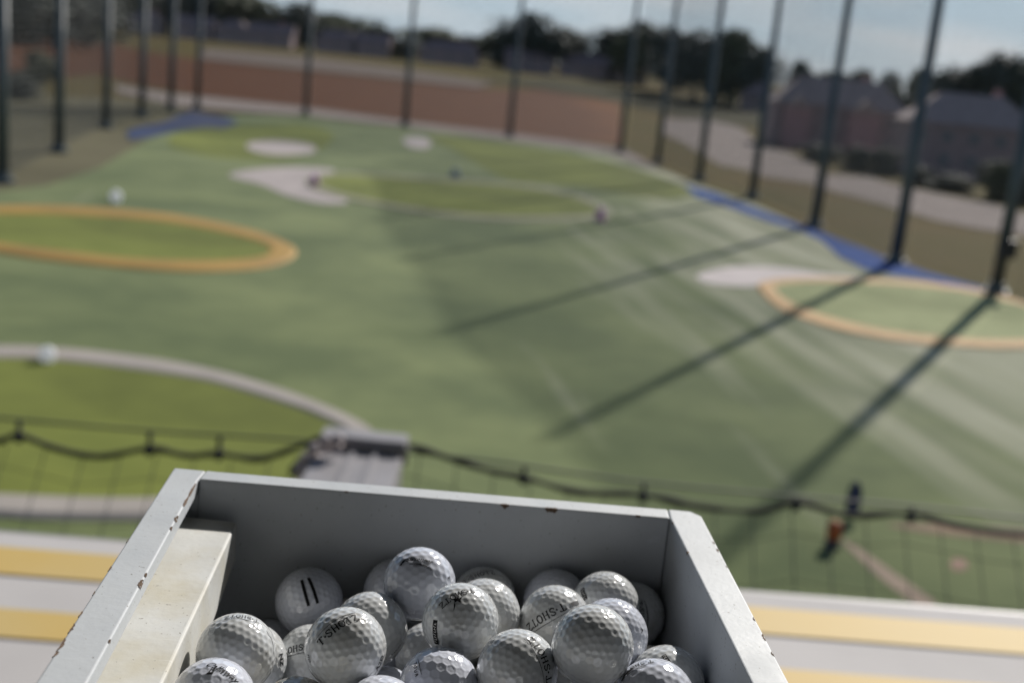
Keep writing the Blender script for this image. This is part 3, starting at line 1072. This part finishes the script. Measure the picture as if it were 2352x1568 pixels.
for px, py, ln, wd in [(240, 1303, .006, .0016), (205, 1360, .004, .0012), (172, 1408, .006, .0014), (150, 1440, .010, .002), (135, 1478, .012, .0022), (122, 1500, .006, .0025), (285, 1240, .005, .0008)]:
    cl.append((Lo[0], Lo[1], -lin, tY(Lo, 0, yof(px, py)), ln, wd))
cr = []
for px, py, ln, wd in [(1585, 1268, .003, .0016), (1548, 1200, .003, .0008)]:
    cr.append((Ri[0], Ri[1], rin, tY(Ri, 0, yof(px, py)), ln, wd))
for px, py, ln, wd in [(1632, 1245, .004, .0016), (1640, 1262, .006, .0018), (1660, 1300, .003, .001), (1725, 1420, .005, .0016), (1748, 1462, .008, .0014), (1770, 1500, .005, .0014)]:
    cr.append((Ro[0], Ro[1], -rin, tY(Ro, 0, yof(px, py)), ln, wd))
cb = [(bi[0], bi[1], bin_, .645, .006, .0022), (bi[0], bi[1], bin_, .744, .009, .0026), (bi[0], bi[1], bin_, .93, .004, .0008), (bi[0], bi[1], bin_, .31, .003, .0006)]
# left rim board over a thinner wall
wall('left_rim', [bo[0], lo1, li1, bi[0], bi[0] + Vector((.0003, .0172, 0))], H - .010, PM, chips=cl)
wall('left_wall', [bo[0] + Vector((0.0004, -.0175, -.0102)), lo1 + Vector((0, .001, -.0102)), li1 + Vector((-.0145, .001, -.0102)), bi[0] + Vector((-.0145, -.0005, -.0102))], ZB, PM, .0006)
wall('back_wall', [bi[0] + Vector((.0007, .0174, 0)), bi[0] + Vector((.0006, .0003, 0)), bi[1] + Vector((-.0004, .0003, 0)), bi[1] + Vector((-.0004, .0170, 0))], ZB, PM, chips=cb,
     extra=[bi[0] + Vector((.0005, .0172, -.0104)), Vector((-.2138, .7622, H - .0104)), Vector((-.2133, .7455, H - .0104)), bi[0] + Vector((.0005, .0003, -.0104))])
wall('right_wall', [bi[1], ri1, ro1, bo[1] + Vector((.0015, -.008, 0)), bo[1] + Vector((-.005, -.0006, 0)), bi[1] + Vector((.0002, .0174, 0))], ZB, PM, chips=cr)
wall('front_wall', [li1 + Vector((.0005, .012, 0)), li1 + Vector((.0005, -.004, 0)), ri1 + Vector((-.0005, -.004, 0)), ri1 + Vector((-.0005, .012, 0))], ZB, PM)
bm = bmesh.new()
prism(bm, [Vector((-.205, .752, ZB - .0005)) - off, Vector((-.183, .398, ZB - .0005)) - off, Vector((.160, .398, ZB - .0005)) - off, Vector((.133, .764, ZB - .0005)) - off], ZB - .012 - off.z)
done('floor_panel', bm, M['paint'], binr)
bm = bmesh.new()
prism(bm, [Vector((-.16, .70, ZB - .013)) - off, Vector((-.14, .43, ZB - .013)) - off, Vector((.12, .43, ZB - .013)) - off, Vector((.09, .70, ZB - .013)) - off], FZ - off.z + .0)
done('pedestal', bm, M['paint'], binr)
# cream box along the left wall
zb = H - .0225
bxo = [Vector((-.2015, .7365, zb)), Vector((-.1648, .7360, zb)), Vector((-.1425, .4100, zb)), Vector((-.1775, .4100, zb))]
bm = bmesh.new()
th = .046
t = [Vector(p) - off for p in bxo]
topv = [bm.verts.new(p) for p in t]
far_l, far_r = bm.verts.new(t[0] + Vector((0, 0, -.027))), bm.verts.new(t[1] + Vector((0, 0, -.027)))
nr = [bm.verts.new(t[2] + Vector((0, 0, -.062))), bm.verts.new(t[3] + Vector((0, 0, -.062)))]
bm.faces.new(topv)
bm.faces.new((topv[1], topv[0], far_l, far_r))
bm.faces.new((topv[2], topv[1], far_r, nr[0]))
bm.faces.new((topv[0], topv[3], nr[1], far_l))
bm.faces.new((topv[3], topv[2], nr[0], nr[1]))
bm.faces.new((far_r, far_l, nr[1], nr[0]))
bmesh.ops.recalc_face_normals(bm, faces=bm.faces[:])
bmesh.ops.bevel(bm, geom=bm.edges[:], offset=.0016, segments=3, affect='EDGES', profile=.5)
done('inner_housing', bm, M['cream'], binr)['label'] = 'dirty cream metal housing along the left wall'

# ------------------------------------------------------------------ golf balls
BR = .02135


def geodesic(f):
    bm = bmesh.new()
    bmesh.ops.create_icosphere(bm, subdivisions=1, radius=1)
    V = [v.co.normalized() for v in bm.verts]
    F = [[v.index for v in fc.verts] for fc in bm.faces]
    bm.free()
    pts = {}
    for a, b, c in F:
        for i in range(f + 1):
            for j in range(f + 1 - i):
                k = f - i - j
                p = (V[a] * i + V[b] * j + V[c] * k).normalized()
                pts[(round(p.x, 3), round(p.y, 3), round(p.z, 3))] = p
    return list(pts.values())


def ball_mesh(name, freq, hexa, depth, mat_, sub=6):
    from mathutils.kdtree import KDTree
    C = geodesic(freq)
    kd = KDTree(len(C))
    for i, c in enumerate(C): kd.insert(c, i)
    kd.balance()
    # mean spacing
    sp = sum(kd.find_n(c, 2)[1][2] for c in C) / len(C)
    bm = bmesh.new()
    bmesh.ops.create_icosphere(bm, subdivisions=sub, radius=1)
    bmesh.ops.rotate(bm, verts=bm.verts[:], cent=(0, 0, 0), matrix=Matrix.Rotation(.7, 3, Vector((.3, .5, .8))))
    for v in bm.verts:
        n = v.co.normalized()
        q = kd.find_n(n, 2)
        if hexa:
            e = (q[1][2] - q[0][2]) / 2 / sp
            t = min(1, max(0, (e - .035) / .13))
            s = t * t * (3 - 2 * t)
        else:
            u = q[0][2] / (sp * .47)
            s = 0 if u >= 1 else (1 - u * u) ** 1.1
        v.co = n * (BR - depth * s)
    me = bpy.data.meshes.new(name)
    bm.to_mesh(me)
    bm.free()
    me.materials.append(mat_)
    for p in me.polygons: p.use_smooth = True
    return me


RD = {m: ball_mesh('dimpled_ball', 3 if False else 6, False, .00034, M[m]) for m in ('ball_grey',)}
RND = RD['ball_grey']
def recol(me, m):
    c = me.copy()
    c.materials.clear()
    c.materials.append(M[m])
    return c
RND_COOL = recol(RND, 'ball_cool')
RND_TAN = recol(RND, 'ball_tan')
HEXC = ball_mesh('hex_dimpled_ball', 5, True, .00030, M['ball_cool'])
RBIG = ball_mesh('large_dimpled_ball', 5, False, .00036, M['ball_cool'])

# serif stroke letters in a 0.8 x 1 cell: polylines
ST = {
    'T': [[(0, 1), (.8, 1)], [(.4, 1), (.4, 0)], [(.25, 0), (.55, 0)], [(.0, 1), (.0, .80)], [(.8, 1), (.8, .80)]],
    'S': [[(.68, .74), (.68, .9), (.4, 1), (.14, .9), (.12, .68), (.4, .52), (.68, .36), (.66, .12), (.4, 0), (.12, .1), (.10, .28)]],
    'H': [[(.12, 0), (.12, 1)], [(.68, 0), (.68, 1)], [(.12, .5), (.68, .5)], [(0, 1), (.24, 1)], [(.56, 1), (.8, 1)], [(0, 0), (.24, 0)], [(.56, 0), (.8, 0)]],
    'O': [[(.4 + .36 * math.cos(a * math.pi / 7), .5 + .5 * math.sin(a * math.pi / 7)) for a in range(15)]],
    'Z': [[(.06, .8), (.06, 1), (.72, 1), (.08, 0), (.76, 0), (.76, .2)]],
    '.': [[(.14, .42), (.26, .42), (.26, .54), (.14, .54), (.14, .42)]],
}


def strip2(poly, w):
    """2-D ribbon quads along a polyline"""
    out = []
    P = [Vector((a, b)) for a, b in poly]
    # subdivide long pieces
    Q = [P[0]]
    for a, b in zip(P, P[1:]):
        n = max(1, int((b - a).length / .0012))
        for k in range(1, n + 1): Q.append(a + (b - a) * k / n)
    nrm = []
    for i in range(len(Q)):
        d = (Q[min(i + 1, len(Q) - 1)] - Q[max(i - 1, 0)])
        d = d.normalized() if d.length > 1e-9 else Vector((1, 0))
        nrm.append(Vector((-d.y, d.x)))
    for i in range(len(Q) - 1):
        w0 = w if not callable(w) else w(i / (len(Q) - 1))
        w1 = w if not callable(w) else w((i + 1) / (len(Q) - 1))
        out.append([Q[i] + nrm[i] * w0 / 2, Q[i] - nrm[i] * w0 / 2, Q[i + 1] - nrm[i + 1] * w1 / 2, Q[i + 1] + nrm[i + 1] * w1 / 2])
    return out


def serif_word(word, h):
    x = 0
    out = []
    cell = []
    for ch in word:
        if ch == '.':
            cell.append((ch, x)); x += .42
        else:
            cell.append((ch, x)); x += .98
    tot = x - .18
    for ch, x0 in cell:
        for pl in ST[ch]:
            out += strip2([((a + x0 - tot / 2) * h, (b - .5) * h) for a, b in pl], h * (.17 if len(pl) > 2 or abs(pl[0][0] - pl[-1][0]) < .01 else .11))
    return out, tot * h


def font_word(body, size, shear=0.0, bold=0.0, space=1.0):
    cu = bpy.data.curves.new('word', 'FONT')
    cu.body = body
    cu.size = size
    cu.shear = shear
    cu.offset = bold
    cu.space_character = space
    cu.resolution_u = 3
    cu.align_x = 'CENTER'
    cu.align_y = 'CENTER'
    ob = bpy.data.objects.new('word', cu)
    me = bpy.data.meshes.new_from_object(ob)
    faces = [[Vector((me.vertices[i].co.x, me.vertices[i].co.y)) for i in p.vertices] for p in me.polygons]
    bpy.data.objects.remove(ob)
    bpy.data.curves.remove(cu)
    bpy.data.meshes.remove(me)
    return faces


def blob(pts):
    return [[Vector(p) for p in pts]]


def mark(ball, name, ox, oy, ang, faces, m, lift=1.006):
    """print flat shapes (in metres) onto the ball; ox, oy: where on the ball's disc as seen from the tee side"""
    c = ball.location
    e3 = (CAM - c).normalized()
    e1 = (CR - e3 * CR.dot(e3)).normalized()
    e2 = e3.cross(e1)
    k = math.sqrt(max(0.0, 1 - ox * ox - oy * oy))
    n = (e1 * ox + e2 * oy + e3 * k).normalized()
    t = e1 * math.cos(ang) + e2 * math.sin(ang)
    t = (t - n * t.dot(n)).normalized()
    b = n.cross(t)
    inv = ball.rotation_euler.to_matrix().inverted()
    bm = bmesh.new()
    for f in faces:
        vs = []
        for p in f:
            rho = p.length
            th_ = rho / BR
            d = n if rho < 1e-9 else n * math.cos(th_) + (t * p.x + b * p.y) / rho * math.sin(th_)
            vs.append(bm.verts.new(inv @ (d * BR * lift)))
        if len(vs) >= 3:
            try: bm.faces.new(vs)
            except ValueError: pass
    return done(name, bm, m, ball)


BG = 'golf balls in the bin'
def ball(pos, me, label, seed):
    rnd = random.Random(seed)
    o = link('golf_ball', me)
    o.location = (pos[0], pos[1], pos[2] + EYE)
    o.rotation_euler = (rnd.uniform(0, 6.28), rnd.uniform(0, 6.28), rnd.uniform(0, 6.28))
    tag(o, label, 'golf ball', BG)
    return o


def shotz(o, ox, oy, ang, h=.0040, line=True, m=None):
    f, w = serif_word('T.SHOTZ', h)
    mark(o, 'printed_word', ox, oy, R_(ang), f, m or M['ink'])
    if line:
        L = w * 1.05
        pl = [(-L / 2 + L * i / 12, h * .98 - .0004 * (2 * i / 12 - 1) ** 2) for i in range(13)]
        mark(o, 'printed_line', ox, oy, R_(ang), strip2(pl, lambda s: .00018 + .0005 * s * (1.15 - s)), m or M['ink'])


def bar(o, ox, oy, ang, L, W, dashes=False):
    mark(o, 'printed_bar', ox, oy, R_(ang), strip2([(-L / 2, 0), (L / 2, 0)], W), M['ink'])
    if dashes:
        f = []
        x = -L * .40
        k = 0
        while x < L * .38:
            f += strip2([(x, -W * .25), (x + .0003, W * .25)], .0003)
            f += strip2([(x, W * (.25, -.25, 0)[k % 3]), (x + .0009, W * (.25, -.25, 0)[k % 3])], .0003)
            x += .0014
            k += 1
        mark(o, 'printed_lettering', ox, oy, R_(ang), f, M['white_ink'], 1.009)


def arc(o, ox, oy, ang, L, sag, w, m=None):
    pl = [(-L / 2 + L * i / 12, -sag * (2 * i / 12 - 1) ** 2) for i in range(13)]
    mark(o, 'printed_line', ox, oy, R_(ang), strip2(pl, lambda s: w * (.4 + 1.6 * s * (1.1 - s))), m or M['ink'])


o = ball((-.1114, .7112, -.3460), RND_COOL, 'shaded golf ball with two black stripes against the back wall', 1)
bar(o, -.13, .27, -72, .0178, .0020)
bar(o, .115, .34, -72, .0178, .0020)
ball((-.0578, .7260, -.3403), RND_COOL, 'shaded ball mostly hidden behind the topmost bluish ball by the back wall', 2)
o = ball((-.0402, .6679, -.3064), RBIG, 'bluish white ball with a leaping emblem over a curved line, highest at the back', 3)
mark(o, 'printed_word', -.02, .64, R_(-9), font_word('Slazenger', .0042, .35, .00008), M['ink'])
arc(o, .04, .50, -16, .014, .0012, .0007)
arc(o, .08, .455, -17, .011, .0010, .0004, M['ink_soft'])
cat = [(-.0034, -.0009), (-.0018, .0001), (-.0008, .0012), (.0012, .0017), (.0030, .0015), (.0026, .0008), (.0008, .0006), (.0001, -.0004), (-.0014, -.0008), (-.0022, -.0018)]
mark(o, 'printed_emblem', -.42, .58, R_(15), blob(cat), M['ink'])
mark(o, 'printed_number', .80, .16, R_(-60), font_word('2', .0030, 0, .0001), M['ink'])
o = ball((-.0643, .6383, -.3240), RND, 'grey white ball with faint lettering low on its right edge, left below the topmost ball', 4)
mark(o, 'printed_word', .70, -.53, R_(38), font_word('RANGE', .0020, .2, 0, 1.3), M['ink'])
o = ball((-.0130, .6231, -.3061), RND, 'ball with a black winged blot and a black bar, in the centre of the pile', 5)
shotz(o, -.10, .66, 218, .0036, False)
wing = [(-.0004, -.0062), (.0001, -.0030), (-.0007, -.0012), (.0006, -.0002), (.0028, -.0008), (.0020, .0008), (.0030, .0034), (.0012, .0016), (.0004, .0034), (-.0002, .0012), (-.0022, .0010), (-.0010, -.0002), (-.0008, -.0030)]
mark(o, 'printed_emblem', -.11, .52, R_(-12), blob(wing), M['ink'])
bar(o, -.645, -.27, 79, .0135, .0031, True)
ball((-.0001, .6713, -.3237), RND, 'plain grey white ball right behind the ball with the black winged blot', 6)
o = ball((-.0019, .7329, -.3432), RND, 'dark shaded ball with slanted lettering against the middle of the back wall', 7)
shotz(o, -.15, .74, 30, .0036, True, M['ink'])
o = ball((-.0203, .5868, -.3272), HEXC, 'bluish ball with hexagonal dimples and a thin line at its left, at the bottom centre', 8)
arc(o, -.48, .52, -62, .0115, .0003, .0004)
mark(o, 'printed_word', -.58, .44, R_(-62), font_word('TOUR', .0026, .1, .00006, 1.5), M['ink'])
o = ball((-.0706, .5827, -.3077), RND, 'ball with upright slanted lettering under a line, left of centre', 9)
shotz(o, -.22, .50, 40, .0041)
mark(o, 'printed_word', -.86, -.22, R_(-75), font_word('no', .0040, .4, 0), M['ink'])
mark(o, 'printed_word', .84, -.35, R_(62), font_word('A2D', .0044, 0, .0001), M['ink_soft'])
o = ball((-.1307, .5967, -.3246), RND, 'ball with lettering curving over its top edge, touching the cream housing', 10)
shotz(o, .10, .90, 170, .0030, True, M['ink_soft'])
arc(o, .86, .30, -68, .013, .001, .0005, M['ink_soft'])
o = ball((-.1322, .6390, -.3511), RND, 'ball peeping out right behind the ball that touches the cream housing', 11)
mark(o, 'printed_word', .84, .02, R_(-72), font_word('NZ', .0050, 0, .0002), M['ink'])
o = ball((-.1005, .6657, -.3616), RND, 'low ball with upside down lettering above a line, below the striped ball', 12)
shotz(o, -.50, .30, 184, .0036)
ball((-.1381, .7265, -.3921), RND_COOL, 'dark shaded ball lying deepest in the left back corner', 13)
o = ball((-.1318, .5540, -.3288), HEXC, 'bluish ball with script lettering and a black chevron at the bottom left', 14)
mark(o, 'printed_word', .16, .70, R_(-42), font_word('Callaway', .0052, .45, .00008), M['ink'])
chev = [(-.0030, -.0008), (.0004, -.0022), (.0028, .0016), (.0021, .0018), (.0006, -.0006), (-.0006, -.0003), (.0010, .0014), (.0004, .0016), (-.0014, -.0002)]
mark(o, 'printed_emblem', -.10, .66, R_(20), blob(chev), M['ink'])
ball((-.0915, .5645, -.3405), RND_TAN, 'yellowish ball cut by the bottom edge beside the chevron ball', 15)
ball((-.0474, .5538, -.3292), RND_COOL, 'plain bluish ball cut by the bottom edge left of the hexagon dimpled ball', 16)
ball((-.0537, .6377 - .004, -.3671), RND_COOL, 'small visible piece of a ball in the gap left of the hexagon dimpled ball', 17)
o = ball((.0201, .5877, -.3130), RND, 'ball with lettering and a line running down its right side, bottom centre', 18)
shotz(o, .64, .30, 113, .0042)
o = ball((.0424, .6755, -.3253), RND, 'ball with upside down lettering over a bold line, right of centre', 19)
shotz(o, -.30, .12, 207, .0045)
mark(o, 'printed_emblem', .57, .45, R_(20), strip2([(-.003, 0), (-.001, .0006), (.003, .0012)], .0024), M['ink_soft'])
o = ball((.0451, .7352, -.3409), RND_COOL, 'shaded ball with script lettering at its left against the back wall', 20)
mark(o, 'printed_word', -.52, .24, R_(15), font_word('Callaway', .0044, .45, .0001), M['ink'])
o = ball((.0744, .7062, -.3265), RND, 'ball with a slanted black bar at its left, high at the right back', 21)
bar(o, -.62, .34, -53, .0090, .0030, True)
o = ball((.0958, .7376, -.3454), RND, 'dark shaded ball with a long line in the right back corner', 22)
arc(o, .46, .05, -86, .017, .0006, .0009)
shotz(o, .30, -.05, -84, .0032, False, M['ink'])
o = ball((.0735, .6473, -.3173), RND_COOL, 'ball with a small figure at its right edge, tucked behind the big plain ball', 23)
mark(o, 'printed_emblem', .82, .12, R_(50), blob([(-.002, -.0004), (.0004, .0002), (.0022, .0024), (.001, .0002), (.0018, -.0014), (.0002, -.0006)]), M['ink'])
ball((.0575, .5840, -.2930), RND, 'large looking plain ball highest at the right of the pile', 24)
o = ball((.0919, .5751, -.3157), RBIG, 'ball with lettering around its upper left edge, at the bottom right', 25)
shotz(o, -.42, .80, 206, .0030, True, M['ink_soft'])
mark(o, 'printed_emblem', -.66, .60, R_(40), strip2([(-.004, -.0006), (0, .0003), (.003, 0), (.005, .0008)], .0016), M['ink_soft'])
o = ball((.1050, .6223, -.3308), RND, 'ball with a dark bar on top, touching the right wall', 26)
bar(o, .02, .60, -68, .0075, .0028, True)

FILL = [(0.0215, 0.4812, -0.318), (0.0787, 0.4915, -0.318), (0.0451, 0.5317, -0.3181), (0.1115, 0.5209, -0.3197), (0.0033, 0.5192, -0.3273), (-0.0597, 0.4783, -0.3277), (-0.126, 0.487, -0.3325), (0.054, 0.5697, -0.335), (0.0174, 0.6196, -0.3413), (0.0776, 0.5261, -0.3448), (0.0112, 0.5593, -0.3451), (-0.0328, 0.5071, -0.3468), (0.1112, 0.5531, -0.3475), (0.1089, 0.4862, -0.3475), (-0.0894, 0.5038, -0.3493), (0.0396, 0.5024, -0.351), (0.0641, 0.6102, -0.3513), (0.1016, 0.6683, -0.3549), (-0.0297, 0.6714, -0.3552), (0.0203, 0.663, -0.36), (0.1068, 0.5942, -0.3627), (0.062, 0.6837, -0.3627), (-0.1329, 0.5793, -0.3637), (-0.029, 0.5681, -0.3658), (-0.0869, 0.5964, -0.3686), (-0.0667, 0.6942, -0.3694), (0.0254, 0.7079, -0.3694), (0.0271, 0.5899, -0.3701), (-0.0109, 0.6293, -0.3719), (-0.0925, 0.7286, -0.3728), (-0.0221, 0.7091, -0.373), (0.0698, 0.7243, -0.3762), (0.0727, 0.5719, -0.3767), (0.0752, 0.642, -0.3772), (-0.1225, 0.6148, -0.3857), (0.0332, 0.6311, -0.3865), (-0.0484, 0.5979, -0.3889), (0.0988, 0.6906, -0.3922), (-0.0087, 0.6678, -0.3924), (0.0033, 0.5619, -0.3926), (-0.0877, 0.6387, -0.3929), (0.007, 0.7332, -0.3991)]
for i, p in enumerate(FILL):
    o = ball(p, (RND, RND_COOL, RND_TAN)[i % 3], 'golf ball lying under the others, showing only in a gap', 100 + i)
    o['group'] = 'golf balls under the top layer'

# ------------------------------------------------------------------ light, sky, camera
SUN_AZ, SUN_EL = R_(27), R_(32.5)
sun = bpy.data.lights.new('sun', 'SUN')
sun.energy = 4.9
sun.angle = R_(.8)
sun.color = (1, .95, .88)
so = bpy.data.objects.new('sun', sun)
COL.objects.link(so)
sd = Vector((math.sin(SUN_AZ) * math.cos(SUN_EL), math.cos(SUN_AZ) * math.cos(SUN_EL), math.sin(SUN_EL)))
so.rotation_euler = sd.to_track_quat('Z', 'Y').to_euler()
so.location = (20, 20, 60)

w = bpy.data.worlds.new('World')
scn.world = w
w.use_nodes = True
n = w.node_tree
bg = n.nodes['Background']
sky = n.nodes.new('ShaderNodeTexSky')
sky.sky_type = 'NISHITA'
sky.sun_disc = False
sky.sun_elevation = SUN_EL
sky.sun_rotation = SUN_AZ
sky.air_density = 1.0
sky.dust_density = .3
sky.ozone_density = 1.5
tc = n.nodes.new('ShaderNodeTexCoord')
mp = n.nodes.new('ShaderNodeMapping')
mp.inputs['Scale'].default_value = (2.2, 2.2, 14)
n.links.new(tc.outputs['Generated'], mp.inputs['Vector'])
cn = n.nodes.new('ShaderNodeTexNoise')
cn.inputs['Scale'].default_value = 2.0
cn.inputs['Detail'].default_value = 6
n.links.new(mp.outputs['Vector'], cn.inputs['Vector'])
cr_ = n.nodes.new('ShaderNodeValToRGB')
cr_.color_ramp.elements[0].position = .45
cr_.color_ramp.elements[1].position = .68
n.links.new(cn.outputs['Fac'], cr_.inputs['Fac'])
mx = n.nodes.new('ShaderNodeMix')
mx.data_type = 'RGBA'
mx.inputs[7].default_value = (8.7, 9.1, 9.4, 1)
# thin veil of blue-grey haze over the clear sky
vx = n.nodes.new('ShaderNodeMix')
vx.data_type = 'RGBA'
sz = n.nodes.new('ShaderNodeSeparateXYZ')
n.links.new(tc.outputs['Generated'], sz.inputs[0])
hz = n.nodes.new('ShaderNodeMapRange')
hz.interpolation_type = 'SMOOTHSTEP'
hz.inputs['From Min'].default_value = .05
hz.inputs['From Max'].default_value = .24
hz.inputs['To Min'].default_value = .85
hz.inputs['To Max'].default_value = 0
n.links.new(sz.outputs['Z'], hz.inputs['Value'])
n.links.new(hz.outputs['Result'], vx.inputs[0])
cm = n.nodes.new('ShaderNodeMath')
cm.operation = 'MULTIPLY'
n.links.new(cr_.outputs['Color'], cm.inputs[0])
n.links.new(hz.outputs['Result'], cm.inputs[1])
n.links.new(cm.outputs['Value'], mx.inputs[0])
vx.inputs[7].default_value = (5.5, 7.1, 8.7, 1)
n.links.new(sky.outputs['Color'], vx.inputs[6])
n.links.new(vx.outputs[2], mx.inputs[6])
n.links.new(mx.outputs[2], bg.inputs['Color'])
bg.inputs['Strength'].default_value = .065

cam = bpy.data.cameras.new('camera')
co = bpy.data.objects.new('camera', cam)
COL.objects.link(co)
co.matrix_world = Matrix(((CR.x, CU.x, -FWD.x, CAM.x), (CR.y, CU.y, -FWD.y, CAM.y), (CR.z, CU.z, -FWD.z, CAM.z), (0, 0, 0, 1)))
cam.sensor_width = 36
cam.lens = FPX / 2352 * 36
cam.clip_start = .02
cam.clip_end = 12000
cam.dof.use_dof = True
cam.dof.focus_distance = .645
cam.dof.aperture_fstop = (cam.lens / 1000) / .0066
scn.camera = co
scn.view_settings.view_transform = 'Standard'
scn.view_settings.look = 'None'
scn.view_settings.exposure = .38
scn.view_settings.gamma = 1
scn.cycles.max_bounces = 8
scn.cycles.use_denoising = True
